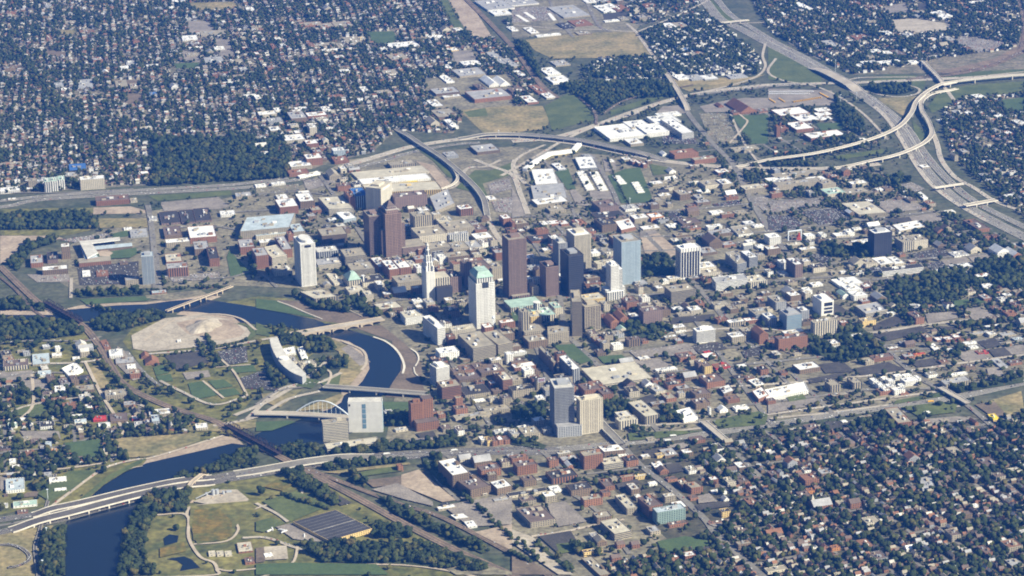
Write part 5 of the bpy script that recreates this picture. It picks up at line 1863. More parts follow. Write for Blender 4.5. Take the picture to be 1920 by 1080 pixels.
# batching plant on the pale pad by the wooded bank
g = P(400, 930); r = link('batching_plant', None, loc=(g[0], g[1], .5), rz=.3); tag(r, 'grey silos, hopper and conveyor on the pale gravel pad by the wooded bank', 'plant machinery')
stm = noisy('galvanised_steel', (.45, .47, .5), (.3, .32, .34), scale=.3)
for k, (a, b, q, hh_) in enumerate([(0, 0, 4, 15), (9, 2, 4, 13), (22, -3, 3, 9), (-14, 4, 3, 8)]):
    m = MB(); m.prism([(a+q*math.cos(t_), b+q*math.sin(t_)) for t_ in np.linspace(0, 6.283, 12, endpoint=False)], 0, hh_); m.build('silo', stm, r)
m = MB(); tube(m, [(-40, -4, 1), (-2, -1, 13)], 1.3); m.build('conveyor', stm, r); m = MB(); m.box(30, 0, 0, 42, 7, 5); m.build('hopper', stm, r)
for k in range(4):
    m = MB(); cx_, cy_ = -50+k*22, -16+5*(k % 2)
    m.poly([(cx_-7, cy_-5, 0), (cx_+7, cy_-5, 0), (cx_+1, cy_, 5)]); m.poly([(cx_+7, cy_-5, 0), (cx_+6, cy_+6, 0), (cx_+1, cy_, 5)]); m.poly([(cx_+6, cy_+6, 0), (cx_-6, cy_+5, 0), (cx_+1, cy_, 5)]); m.poly([(cx_-6, cy_+5, 0), (cx_-7, cy_-5, 0), (cx_+1, cy_, 5)]); m.build('gravel_heap', PM['dirt'](), r)
# ---------------- fillers: infill blocks, houses, trees, cars ----------------
def gp(pts): return [tuple(P(x, y)[:2]) for x, y in pts]
def inframe(X, Y, m=190, mt=80):
    px, py = proj(X, Y, np.zeros_like(np.asarray(X, float))); return (px > -m) & (px < 1920+m) & (py > -mt) & (py < 1080+m)
def pick(ws):
    q = random.random(); s = 0
    for a, b in ws:
        s += b
        if q < s: return a
    return ws[-1][0]
# infill blocks down town and in the industrial quarters
INF = [([(700, 440), (860, 430), (960, 420), (1180, 430), (1260, 560), (1200, 700), (1150, 760), (840, 800), (800, 700), (830, 640), (700, 590)], .9, 141),
       ([(560, 360), (650, 310), (860, 420), (960, 400), (1180, 400), (1440, 400), (1660, 400), (1920, 480), (1920, 700), (1440, 770), (1180, 810), (840, 835), (760, 700), (800, 620), (640, 560), (560, 530)], .6, 150),
       ([(840, 870), (1000, 850), (1330, 830), (1400, 900), (1300, 1000), (1150, 1060), (980, 960)], .4, 40),
       ([(310, 45), (480, 40), (480, 200), (330, 120)], .4, 30), ([(960, 0), (1230, 0), (1190, 60), (960, 70)], .4, 30), ([(0, 660), (170, 650), (260, 760), (380, 800), (0, 770)], .35, 30),
       ([(480, 260), (560, 200), (640, 220), (640, 290), (480, 300)], .4, 24), ([(1180, 300), (1640, 320), (1640, 400), (1440, 440), (1180, 420)], .3, 40), ([(1440, 0), (1900, 0), (1880, 100), (1600, 130)], .12, 24)]
NINF = 0
INF += [([(0, 0), (850, 0), (860, 200), (700, 270), (300, 260), (280, 340), (0, 350)], .10, 70), ([(1440, 840), (1900, 790), (1900, 1080), (1300, 1080)], .12, 24), ([(1780, 190), (1920, 170), (1920, 430), (1800, 300)], .15, 12)]
for qi, (poly, pr, cap) in enumerate(INF):
    g = np.array(gp(poly)); u, v = axes(GA); R2 = np.array([[u[0], u[1]], [v[0], v[1]]]); loc = g@R2.T; lo, hi = loc.min(0), loc.max(0); c = []
    for uu in np.arange(lo[0], hi[0], 27):
        for vv in np.arange(lo[1], hi[1], 31): c.append((uu, vv))
    random.shuffle(c); k = 0
    for uu, vv in c:
        if k >= cap: break
        w_, d_ = random.choice((random.uniform(14, 26), random.uniform(20, 40))), random.uniform(16, 38); q = [np.array(a)@R2 for a in ((uu, vv), (uu+w_, vv), (uu+w_, vv+d_), (uu, vv+d_), (uu+w_/2, vv+d_/2), (uu+w_/2, vv), (uu, vv+d_/2))]
        if any(occ(a[0], a[1]) & 47 for a in q) or not inside(np.array([q[0][0]]), np.array([q[0][1]]), g)[0] or random.random() > pr: continue
        X, Y = q[0]; h_ = random.choice((8, 10, 13, 17, 22)) if INF[qi][2] == 141 else random.choice((5, 6, 7, 9, 11, 14)); wc = pick([('r', .2), ('n', .2), ('t', .24), ('c', .12), ('w', .12), ('g', .12)]); rc = pick([('d', .14), ('g', .2), ('w', .16), ('t', .22), ('n', .16), ('l', .12)] if pr != .12 else [('n', .4), ('r', .2), ('t', .2), ('g', .2)])
        root = link(bname(h_, w_*d_, wc, 0, 0), None, loc=(X, Y, 1.2), rz=GA); foot_building(root, [(0, 0), (w_, 0), (w_, d_), (0, d_)], h_, wc, rc, 'W', gable=random.random() < .12)
        raster([q[0], q[1], q[2], q[3]], 4, grow=3); m_ = proj(q[4][0], q[4][1], h_); root['category'] = 'building'
        BREC.append([root, float(m_[0]), float(m_[1]), w_*d_, wc, rc, 'building', None, h_, False]); k += 1; NINF += 1
# residential zones (polygon in picture, density, wall weights, roof weights, street angle, tree density)
WHT = [('w', .24), ('c', .12), ('g', .26), ('t', .18), ('r', .11), ('n', .09)]
BRK = [('r', .36), ('n', .3), ('w', .05), ('t', .2), ('c', .03), ('g', .06)]
ZONES = [
 ('left', [(-260, -80), (860, -80), (870, 20), (950, 90), (1005, 160), (985, 215), (870, 215), (850, 250), (740, 245), (700, 285), (640, 300), (540, 310), (530, 265), (290, 268), (285, 345), (0, 365), (-260, 380)], .95, WHT, math.radians(9), .74),
 ('mid', [(1120, 110), (1225, 50), (1330, 20), (1380, 70), (1430, 110), (1420, 140), (1260, 145), (1090, 145)], .95, [('w', .8), ('c', .2)], GA, 1.15),
 ('mid2', [(1110, 145), (1180, 110), (1240, 120), (1245, 145), (1180, 150)], .9, WHT, GA, 1),
 ('northeast', [(1380, -60), (2200, -80), (2200, 130), (1880, 95), (1760, 110), (1700, 125), (1600, 140), (1500, 95), (1440, 55)], .7, [('w', .6), ('c', .2), ('t', .2)], GA, 1.1),
 ('right', [(1775, 180), (1830, 165), (2200, 140), (2200, 540), (1960, 440), (1870, 370), (1780, 290), (1765, 230)], .6, WHT, GA, 1.0),
 ('right2', [(1640, 560), (1780, 500), (2200, 500), (2200, 640), (1920, 655), (1760, 670), (1700, 640)], .4, BRK, GA, .6),
 ('topmid', [(960, 60), (1130, 60), (1300, 30), (1320, 0), (1300, -60), (870, -60)], .35, WHT, GA, .35),
 ('west', [(-150, 690), (60, 700), (180, 720), (330, 770), (390, 800), (330, 850), (180, 870), (0, 900), (-150, 910)], .5, [('w', .35), ('n', .25), ('r', .2), ('t', .2)], math.radians(11), .6),
 ('village', [(1330, 830), (1440, 835), (1560, 800), (1700, 790), (2200, 760), (2200, 1260), (1150, 1260), (1130, 1060), (1240, 1040), (1330, 1000), (1390, 960), (1300, 890)], 1.0, BRK, GA+math.radians(3), .95),
 ('fort', [(1330, 200), (1500, 200), (1640, 250), (1640, 290), (1450, 300), (1350, 300), (1300, 280)], .12, BRK, GA, .3),
 ('eastdt', [(1320, 290), (1640, 320), (1780, 400), (1920, 460), (1920, 500), (1600, 430), (1400, 380)], .12, BRK, GA, .55)]
HOUSES = []      # x, y, z, w, d, h, ang, wall, roofcol
RCOL = ['r', 'g', 'd', 'n', 't', 'l']
def pick(ws):
    q = random.random(); s = 0
    for a, b in ws:
        s += b
        if q < s: return a
    return ws[-1][0]
for zn, poly, dens, ww, ang, td in ZONES:
    S_U, S_V = (64, 150) if zn == 'village' else (80, 168)
    g = np.array(gp(poly)); u, v = axes(ang); R2 = np.array([[u[0], u[1]], [v[0], v[1]]])
    loc = g@R2.T; lo, hi = loc.min(0), loc.max(0); c = []
    for iu in range(int(lo[0]//S_U), int(hi[0]//S_U)+2):
        for sd in (-1, 1):
            for row in (0, 1):
                vv = lo[1]
                while vv < hi[1]:
                    vv += random.uniform(10.5, 15.5) if row == 0 else random.uniform(13, 24)
                    if (vv % S_V) < 16: continue
                    c.append((iu*S_U+sd*(14 if row == 0 else S_U*.43)+random.uniform(-2, 2), vv, row, sd))
    c = np.array(c); XY = c[:, :2]@R2
    wob = np.sin(XY[:, 0]*.013+1)*np.sin(XY[:, 1]*.011)+.6*np.sin(XY[:, 0]*.031-XY[:, 1]*.027); XY = XY+np.stack([3*np.sin(XY[:, 1]*.02+XY[:, 0]*.003), 2*np.sin(XY[:, 0]*.017)], 1)+rng.uniform(-1.5, 1.5, XY.shape)
    ok = inside(XY[:, 0], XY[:, 1], g) & (occ(XY[:, 0], XY[:, 1]) == 0) & (wob > -1.05) & inframe(XY[:, 0], XY[:, 1]) & (rng.random(len(c)) < dens*.9)
    o2 = [occ(XY[:, 0]+a, XY[:, 1]+b) for a, b in ((6, 0), (-6, 0), (0, 7), (0, -7))]
    for q in o2: ok &= (q == 0)
    for (x, y), (_, _, row, sd) in zip(XY[ok], c[ok]):
        small = row == 1
        if small and random.random() < .35: continue
        W_, D_ = (random.uniform(6, 8), random.uniform(6, 8)) if small else (random.uniform(7.5, 10.5), random.uniform(10, 15))
        rr = pick([('g', .2), ('n', .3), ('d', .12), ('r', .14), ('t', .2), ('l', .04)]) if zn == 'village' else pick([('g', .22), ('d', .12), ('n', .2), ('r', .2), ('t', .2), ('l', .06)]) if zn != 'mid' else pick([('l', .55), ('g', .25), ('d', .2)])
        HOUSES.append((x, y, W_, D_, random.uniform(3.2, 4.5) if small else random.uniform(5.5, 8), ang+random.choice((0, math.pi/2)), pick(ww), rr, small))
    # residential streets
    for iu in range(int(lo[0]//S_U), int(hi[0]//S_U)+2):
        mb = MB(); n = 0
        for vv in np.arange(lo[1], hi[1], 14):
            a = np.array([iu*S_U, vv])@R2; b = np.array([iu*S_U, vv+14.1])@R2; m_ = (a+b)/2
            if inside(np.array([m_[0]]), np.array([m_[1]]), g)[0] and not (occ(m_[0], m_[1]) & 14) and inframe(m_[0], m_[1], 200, 100):
                o = u[:2]*4.2; mb.poly([(*(a-o), .6), (*(a+o), .6), (*(b+o), .6), (*(b-o), .6)]); n += 1; raster([a-o, a+o, b+o, b-o], 16)
        if n: tag(mb.build('street', asphalt), kind='structure')
    for iv in range(int(lo[1]//S_V), int(hi[1]//S_V)+2):
        mb = MB(); n = 0
        for uu in np.arange(lo[0], hi[0], 14):
            a = np.array([uu, iv*S_V+8])@R2; b = np.array([uu+14.1, iv*S_V+8])@R2; m_ = (a+b)/2
            if inside(np.array([m_[0]]), np.array([m_[1]]), g)[0] and not (occ(m_[0], m_[1]) & 14) and inframe(m_[0], m_[1], 200, 100):
                o = v[:2]*4.2; mb.poly([(*(a-o), .62), (*(b-o), .62), (*(b+o), .62), (*(a+o), .62)]); n += 1; raster([a-o, b-o, b+o, a+o], 16)
        if n: tag(mb.build('street', asphalt), kind='structure')
for h in HOUSES: raster([(h[0]-4, h[1]-5), (h[0]+4, h[1]-5), (h[0]+4, h[1]+5), (h[0]-4, h[1]+5)], 32)
# ---- houses: 300 largest in view as things, the rest one object ----
def house_geo(mb, x, y, W_, D_, H_, a, mw, mr, z=0.3):
    c, s = math.cos(a), math.sin(a); f = lambda p, q, zz: (x+p*c-q*s, y+p*s+q*c, z+zz)
    w2, d2 = W_/2, D_/2; rh = W_*.38
    B = [(-w2, -d2), (w2, -d2), (w2, d2), (-w2, d2)]
    for i in range(4):
        j = (i+1) % 4; mb.poly([f(*B[i], 0), f(*B[j], 0), f(*B[j], H_), f(*B[i], H_)], mw)
    mb.poly([f(-w2, -d2, H_), f(w2, -d2, H_), f(0, -d2, H_+rh)], mw); mb.poly([f(w2, d2, H_), f(-w2, d2, H_), f(0, d2, H_+rh)], mw)
    e = .5; mb.poly([f(w2+e, -d2-e, H_-.3), f(w2+e, d2+e, H_-.3), f(0, d2+e, H_+rh), f(0, -d2-e, H_+rh)], mr); mb.poly([f(-w2-e, d2+e, H_-.3), f(-w2-e, -d2-e, H_-.3), f(0, -d2-e, H_+rh), f(0, d2+e, H_+rh)], mr)
Hs = np.array([(h[0], h[1]) for h in HOUSES]); px, py = proj(Hs[:, 0], Hs[:, 1], 5*np.ones(len(Hs)))
vis = (px > 0) & (px < 1920) & (py > 0) & (py < 1078); small = np.array([h[8] for h in HOUSES])
order = np.argsort(-(py+vis*5000-small*2500)); top = set(order[:300].tolist())
WK, RK = list('rnwtcg'), list('rgdntl')
wm = [wall_mat(k, 'N') for k in WK]; rm = [roof_mat(k) for k in RK]
PROTO = {}
for i in sorted(top):
    x, y, W_, D_, H_, a, wc, rc, sm = HOUSES[i]; key = (wc, rc)
    if key not in PROTO:
        r = link('house', None); b = MB(); full = MB(); house_geo(full, 0, 0, 10, 13, 6.5, 0, 0, 1, z=0)
        mw = MB(); mr = MB()
        for f_, m_ in zip(full.f, full.m): (mw if m_ == 0 else mr).poly([full.v[k] for k in f_], 0)
        w_o = mw.build('wall', wall_mat(wc, 'W'), r); r_o = mr.build('roof', roof_mat(rc), r)
        m = MB(); m.box(1.2, 2, 7.2, 2.1, 2.9, 11.3); ch = m.build('chimney', wall_mat('r', 'N'), r_o)
        PROTO[key] = (r, w_o, r_o, ch); used = False
    src = PROTO[key]
    if src[0].get('used') is None: o = src[0]; src[0]['used'] = 1
    else:
        o = src[0].copy(); COL.objects.link(o)
        for q in src[1:3]:
            c = q.copy(); COL.objects.link(c); c.parent = o
        c2 = src[3].copy(); COL.objects.link(c2); c2.parent = c
    o.location = (x, y, .6); o.rotation_euler = (0, 0, a); o.scale = (W_/10, D_/13, H_/6.5)
    tag(o, '%s house with %s gable roof among dense trees, lower right neighbourhood' % ({'w': 'white', 'c': 'cream', 'g': 'grey', 't': 'tan', 'r': 'red brick', 'n': 'brown brick'}[wc], RCN[rc]), 'house', 'gabled houses of the tree-filled neighbourhood')
for k in PROTO.values():
    if 'used' in k[0]: del k[0]['used']
for o in COL.objects:
    if 'used' in o: del o['used']
mb = MB()
for i in range(len(HOUSES)):
    if i in top: continue
    x, y, W_, D_, H_, a, wc, rc, sm = HOUSES[i]; house_geo(mb, x, y, W_, D_, H_, a, WK.index(wc), 6+RK.index(rc))
tag(mb.build('distant_houses', wm+rm), 'far-off sea of small gabled houses covering the outer districts', 'houses', kind='stuff')
# ---- trees ----
TR = []     # x, y, r, tint
def scatter(poly, spacing, prob, r0, r1, mask, gpoly=True, clump=0):
    g = np.array(poly) if not gpoly else np.array(gp(poly)); lo, hi = g.min(0), g.max(0)
    xs = np.arange(lo[0], hi[0], spacing); ys = np.arange(lo[1], hi[1], spacing); X, Y = np.meshgrid(xs, ys); X = X.ravel()+rng.uniform(-.55, .55, X.size)*spacing; Y = Y.ravel()+rng.uniform(-.55, .55, Y.size)*spacing
    pr = prob
    if clump:
        nz = np.sin(X*.021+1.3)*np.sin(Y*.017+.6)+.7*np.sin(X*.0089-Y*.013+2)+.5*np.sin(X*.051+Y*.043); pr = np.clip(prob*(1+clump*nz), 0, 1)
    ok = inside(X, Y, g) & inframe(X, Y) & (rng.random(len(X)) < pr) & ((occ(X, Y) & mask) == 0)
    n = ok.sum()
    if n: TR.append(np.stack([X[ok], Y[ok], rng.uniform(r0, r1, n)*rng.choice([.55, .8, 1.1, 1.5], n), rng.random(n)**1.4], 1))
for poly, d in WOODS: scatter(poly, 8.5, d, 4.2, 6.5, 13, gpoly=False)
for zn, poly, dens, ww, ang, td in ZONES: scatter(poly, 8.6, min(1, .62*td), 3.2, 5.2, 31 if zn == 'village' else 15, clump=.5)
scatter([(290, 262), (530, 258), (545, 300), (535, 335), (285, 350)], 9.5, .93, 5, 7.5, 12)
scatter(INF[1][0], 13, .34, 2.6, 5.0, 15+32, clump=.6); scatter(INF[2][0], 16, .3, 2.8, 4.6, 47, clump=.6)
scatter([(140, 400), (560, 340), (560, 540), (140, 545)], 17, .25, 2.6, 4.5, 47)
scatter([(0, 640), (180, 640), (440, 810), (420, 830), (150, 940), (0, 960)], 17, .42, 3.2, 5.5, 15+32, clump=.9)
scatter([(960, 270), (1440, 310), (1640, 310), (1770, 410), (1920, 470), (1920, 500), (1440, 400), (960, 420)], 17, .28, 3, 5, 15+32, clump=.7)
scatter([(250, 970), (470, 890), (560, 900), (960, 1090), (230, 1100)], 22, .05, 3, 5.5, 13+2, clump=1)
scatter([(430, 800), (620, 640), (560, 610), (260, 600), (280, 680)], 15, .3, 3, 5, 15, clump=.9)
scatter([(960, 60), (1320, 140), (1600, 160), (1780, 170), (1720, 320), (1440, 300), (960, 250), (870, 210)], 16, .3, 3, 5.2, 15, clump=1)
scatter([(1120, 800), (1440, 770), (1920, 700), (1920, 760), (1440, 830), (1120, 850)], 12, .3, 2.8, 4.5, 13, clump=1)
# hand placed rows (picture coordinates)
def trow(s, sp=13, r=4.2, jit=2, prob=.9):
    p = smooth([P(x, y)[:2] for x, y in nums(s)], 5); L_ = 0
    for i in range(len(p)-1):
        d = np.linalg.norm(p[i+1]-p[i]); n = max(1, int(d/sp))
        for k in range(n):
            if random.random() < prob:
                q = p[i]+(p[i+1]-p[i])*(k/n); TR.append(np.array([[q[0]+random.uniform(-jit, jit), q[1]+random.uniform(-jit, jit), r*random.uniform(.75, 1.3), random.random()]]))
trow('112,995 106,1030 100,1080 98,1130', 8, 6, 8); trow('90,1000 85,1040 82,1100', 9, 6, 8); trow('240,1000 235,1040 228,1100', 8, 6.5, 7); trow('262,960 248,990', 7, 6, 7)
trow('380,668 370,640 382,660', 9, 4); trow('1560,200 1590,240 1625,255', 9, 5, 5); trow('1140,300 1160,350 1185,395', 10, 3.6, 1); trow('1028,385 1050,384 1090,383 1125,380', 9, 3.6, 1)
trow('145,555 260,548 400,540 420,545', 8, 4, 6); trow('300,670 400,655 470,640', 10, 4); trow('385,630 400,660 415,690', 8, 5, 4); trow('200,690 240,740 290,780 350,815', 9, 5, 5); trow('170,575 260,600 300,592', 9, 4.5, 4)
trow('0,72 37,110 100,190 150,250 190,297 215,325', 12, 6, 12); trow('10,72 47,110 110,190 160,250 200,297', 12, 6, 9)
trow('0,365 60,352 120,358', 10, 5, 5); trow('870,930 960,1010 1020,1060', 8, 4.5, 6); trow('530,930 620,960', 9, 5, 5); trow('960,1040 1000,1060', 9, 5)
TRS = np.concatenate(TR); print('TREES', len(TRS), 'HOUSES', len(HOUSES), 'INFILL', NINF)
def ico(sub):
    t = (1+5**.5)/2; V = [np.array(v, float)/math.hypot(1, t) for v in ((-1, t, 0), (1, t, 0), (-1, -t, 0), (1, -t, 0), (0, -1, t), (0, 1, t), (0, -1, -t), (0, 1, -t), (t, 0, -1), (t, 0, 1), (-t, 0, -1), (-t, 0, 1))]
    Fc = [(0, 11, 5), (0, 5, 1), (0, 1, 7), (0, 7, 10), (0, 10, 11), (1, 5, 9), (5, 11, 4), (11, 10, 2), (10, 7, 6), (7, 1, 8), (3, 9, 4), (3, 4, 2), (3, 2, 6), (3, 6, 8), (3, 8, 9), (4, 9, 5), (2, 4, 11), (6, 2, 10), (8, 6, 7), (9, 8, 1)]
    for _ in range(sub):
        mid = {}; F2 = []
        def m_(a, b):
            k = (min(a, b), max(a, b))
            if k not in mid: q = V[a]+V[b]; V.append(q/np.linalg.norm(q)); mid[k] = len(V)-1
            return mid[k]
        for a, b, c in Fc:
            x, y, z = m_(a, b), m_(b, c), m_(c, a); F2 += [(a, x, z), (b, y, x), (c, z, y), (x, y, z)]
        Fc = F2
    return np.array(V), np.array(Fc)
def crown_var(kind, seed):
    r = np.random.default_rng(seed); VV = []; FF = []; n = 0
    if kind == 'far':
        V, Fc = ico(0); lobes = 2
    elif kind == 'mid':
        V, Fc = ico(1); lobes = 2
    else: V, Fc = ico(1); lobes = 7
    if kind == 'mid': V, Fc = ico(1); lobes = 3
    for k in range(lobes):
        s = (1 if k == 0 else r.uniform(.5, .8)) if kind != 'near' else r.uniform(.42, .68)
        o = np.zeros(3) if k == 0 else np.array([*r.uniform(-.8, .8, 2), r.uniform(-.35, .5)])
        q = V*(1+r.uniform(-.28, .22, (len(V), 1)))*s*np.array([1, 1, .85])+o; VV.append(q); FF.append(Fc+n); n += len(q)
    if kind == 'near':      # loose leaf sprays round the lobes
        L_ = []; LF = []
        for k in range(170):
            d = r.normal(size=3); d /= np.linalg.norm(d); d[2] = abs(d[2])*.9-.15; c = d*r.uniform(.7, 1.12)*np.array([1, 1, .9]); a = r.normal(size=3); a = a/np.linalg.norm(a)*r.uniform(.1, .2); b = np.cross(a, d); b = b/np.linalg.norm(b)*r.uniform(.08, .17)
            L_ += [c-a, c-b, c+a, c+b]; LF.append((n, n+1, n+2)); LF.append((n, n+2, n+3)); n += 4
        VV.append(np.array(L_)); FF.append(np.array(LF))
    V = np.concatenate(VV); V[:, 2] += 1.15; return V, np.concatenate(FF)
def leaf_mat(name, use_attr):
    m, t, p = _new(name); N = t.nodes.new; L = t.links.new
    if use_attr: a = N('ShaderNodeAttribute'); a.attribute_name = 'tint'; src = a.outputs['Fac']
    else: a = N('ShaderNodeObjectInfo'); src = a.outputs['Random']
    cr = N('ShaderNodeValToRGB'); e = cr.color_ramp.elements; e[0].position = 0; e[0].color = (.021, .033, .011, 1); e[1].position = 1; e[1].color = (.10, .085, .026, 1)
    for q, c in ((.35, (.03, .044, .013, 1)), (.7, (.046, .06, .017, 1)), (.93, (.07, .075, .02, 1))): x = e.new(q); x.color = c
    L(src, cr.inputs[0]); g = N('ShaderNodeNewGeometry'); n1 = N('ShaderNodeTexNoise'); n1.inputs['Scale'].default_value = .9; n1.inputs['Detail'].default_value = 3; L(g.outputs['Position'], n1.inputs['Vector'])
    mr = N('ShaderNodeMapRange'); mr.inputs[1].default_value = .3; mr.inputs[2].default_value = .7; mr.inputs[3].default_value = .6; mr.inputs[4].default_value = 1.35; L(n1.outputs['Fac'], mr.inputs[0])
    vm = N('ShaderNodeVectorMath'); vm.operation = 'SCALE'; L(cr.outputs[0], vm.inputs[0]); L(mr.outputs[0], vm.inputs['Scale']); L(vm.outputs[0], p.inputs['Base Color']); p.inputs['Roughness'].default_value = .8; p.inputs['Specular IOR Level'].default_value = .15
    return m
LEAF = leaf_mat('foliage', True); LEAFI = leaf_mat('foliage_single', False); BARK = noisy('bark', (.12, .09, .065), (.07, .055, .04), scale=1)
px, py = proj(TRS[:, 0], TRS[:, 1], 5+np.zeros(len(TRS))); vis = (px > 0) & (px < 1920) & (py > 0) & (py < 1080)
sc_ = TRS[:, 2]*(py+1700)*vis; order = np.argsort(-sc_); near = order[:300]; rest = np.setdiff1d(np.arange(len(TRS)), near)
NV = []
for k in range(6):
    V, Fc = crown_var('near', 50+k); mm = bpy.data.meshes.new('crown'); mm.from_pydata(V.tolist(), [], Fc.tolist()); mm.materials.append(LEAFI); NV.append(mm)
tb = MB(); tube(tb, [(0, 0, -.05), (.02, .01, .5), (.0, .03, .95)], .09, n=6); tube(tb, [(.02, .01, .5), (.35, .1, 1.0)], .045, n=4); tube(tb, [(.02, .01, .55), (-.3, -.15, 1.05)], .045, n=4); TRUNK = tb.mesh('trunk', [BARK])
for i in near:
    x, y, r, t_ = TRS[i]; o = link('tree', None, loc=(x, y, .5), rz=random.uniform(0, 6.28)); o.scale = (r, r, r*random.uniform(.95, 1.3))
    link('trunk', TRUNK, o); link('crown', NV[random.randrange(6)], o)
    X_, Y_ = float(px[i]), float(py[i])
    wh = 'in the dense neighbourhood at lower right' if X_ > 1100 else 'in the riverside woods at lower left' if X_ < 330 else 'in the parkland below the interstate' if X_ < 1000 else 'beside the dirt rail yard'
    tag(o, 'broad leafy green tree '+wh, 'tree', 'leafy trees '+wh)
def forest(idx, kind, name, label):
    if not len(idx): return
    vs = [crown_var(kind, 10+k) for k in range(9)]; AV = []; AF = []; AT = []; n = 0; ch = rng.integers(0, 9, len(idx))
    for k in range(9):
        sel = idx[ch == k]
        if not len(sel): continue
        V, Fc = vs[k]; T_ = TRS[sel]; a = rng.uniform(0, 6.283, len(sel)); c, s = np.cos(a)[:, None], np.sin(a)[:, None]; r = T_[:, 2][:, None]; hh = rng.uniform(.85, 1.35, len(sel))[:, None]
        X = (V[None, :, 0]*c-V[None, :, 1]*s)*r+T_[:, 0][:, None]; Y = (V[None, :, 0]*s+V[None, :, 1]*c)*r+T_[:, 1][:, None]; Z = V[None, :, 2]*r*hh+.5
        AV.append(np.stack([X, Y, Z], 2).reshape(-1, 3)); AF.append((Fc[None]+(np.arange(len(sel))*len(V))[:, None, None]+n).reshape(-1, 3)); AT.append(np.repeat(T_[:, 3], len(V))); n += len(sel)*len(V)
    V = np.concatenate(AV).astype(np.float32); Fa = np.concatenate(AF).astype(np.int32); At = np.concatenate(AT).astype(np.float32)
    me = bpy.data.meshes.new(name); me.vertices.add(len(V)); me.vertices.foreach_set('co', V.ravel()); me.loops.add(Fa.size); me.loops.foreach_set('vertex_index', Fa.ravel()); me.polygons.add(len(Fa))
    me.polygons.foreach_set('loop_start', np.arange(0, Fa.size, 3, dtype=np.int32)); me.polygons.foreach_set('loop_total', np.full(len(Fa), 3, dtype=np.int32))
    at = me.attributes.new('tint', 'FLOAT', 'POINT'); at.data.foreach_set('value', At); me.materials.append(LEAF); me.update(calc_edges=True); me.validate(clean_customdata=False)
    tag(link(name, me), label, 'trees', kind='stuff')
far = rest[py[rest] < 420]; mid = rest[py[rest] >= 420]
forest(far, 'far', 'tree_canopy', 'hazy blue-green mass of treetops over the far districts'); forest(mid, 'mid', 'tree_canopy', 'countless dark green treetops over the nearer city and river banks')
# ---- vehicles ----
def car_mesh(col, kind='car'):
    m = MB()
    if kind == 'car':
        m.box(-2.3, -.95, .25, 2.3, .95, .95, 0); a = [(-1.5, -.85), (1.1, -.85), (1.1, .85), (-1.5, .85)]; b = [(-1.0, -.7), (.5, -.7), (.5, .7), (-1.0, .7)]
        for i in range(4): j = (i+1) % 4; m.poly([(*a[i], .95), (*a[j], .95), (*b[j], 1.5), (*b[i], 1.5)], 1)
        m.poly([(*q, 1.5) for q in b], 0)
        for wx in (-1.45, 1.45): m.box(wx-.35, -1, 0, wx+.35, 1, .6, 2)
    else:
        L_ = 12 if kind == 'bus' else 15; m.box(-L_/2, -1.3, .9 if kind == 'bus' else 1.1, L_/2-(1 if kind == 'bus' else 2.6), 1.3, 3.4 if kind == 'bus' else 4, 0)
        m.box(L_/2-(.99 if kind == 'bus' else 2.2), -1.15, .6, L_/2+.3, 1.15, 2.0 if kind == 'bus' else 3, 0)
        for wx in (-L_/2+2, L_/2-2): m.box(wx-.6, -1.31, 0, wx+.6, 1.31, 1.05, 2)
        if kind == 'bus': m.box(-L_/2+.4, -1.32, 2.1, L_/2-1.3, 1.32, 2.8, 1)
    c = noisy('paint_'+col, dict(white=(.82, .82, .8), black=(.03, .03, .035), silver=(.5, .51, .53), red=(.4, .04, .03), blue=(.06, .1, .25), tan=(.35, .3, .22), yellow=(.85, .5, .04))[col], dict(white=(.78, .78, .76), black=(.02, .02, .02), silver=(.45, .46, .48), red=(.35, .03, .02), blue=(.05, .08, .2), tan=(.3, .26, .2), yellow=(.8, .45, .04))[col], scale=.2, rough=.35, spec=.5)
    return m.mesh(kind, [c, glass('k'), noisy('tyre', (.03, .03, .03), scale=1)])
CC = ['white', 'silver', 'black', 'red', 'blue', 'tan']; CM = {c: car_mesh(c) for c in CC}; CARS = []
for poly, d in LOTS:
    g = np.array(poly); u, v = axes(GA); R2 = np.array([[u[0], u[1]], [v[0], v[1]]]); loc = g@R2.T; lo, hi = loc.min(0), loc.max(0)
    for r_i, vv in enumerate(np.arange(lo[1]+6, hi[1]-3, 11.5)):
        for uu in np.arange(lo[0]+4, hi[0]-3, 2.9):
            if random.random() > d*.62: continue
            q = np.array([uu, vv])@R2
            if inside(np.array([q[0]]), np.array([q[1]]), g)[0] and not (occ(q[0], q[1]) & 5) and inframe(q[0], q[1]): CARS.append((q[0], q[1], GA+math.pi/2, .9+.0, pick([('white', .34), ('silver', .26), ('black', .16), ('red', .08), ('blue', .08), ('tan', .08)]), 0))
for w2, wid, z0, dn in HW:
    for i in range(len(w2)-1):
        a, b = w2[i], w2[i+1]; L_ = np.linalg.norm(b-a); t = (b-a)/L_; nr = np.array([-t[1], t[0]])
        for k in range(int(L_/13)+1):
            if random.random() < dn*1.3:
                q = a+t*random.uniform(0, L_)+nr*random.choice([-.32, -.16, .16, .32])*wid
                if inframe(q[0], q[1]): CARS.append((q[0], q[1], math.atan2(t[1], t[0]), z0+.1, pick([('white', .36), ('silver', .26), ('black', .16), ('red', .08), ('blue', .07), ('tan', .07)]), 1))
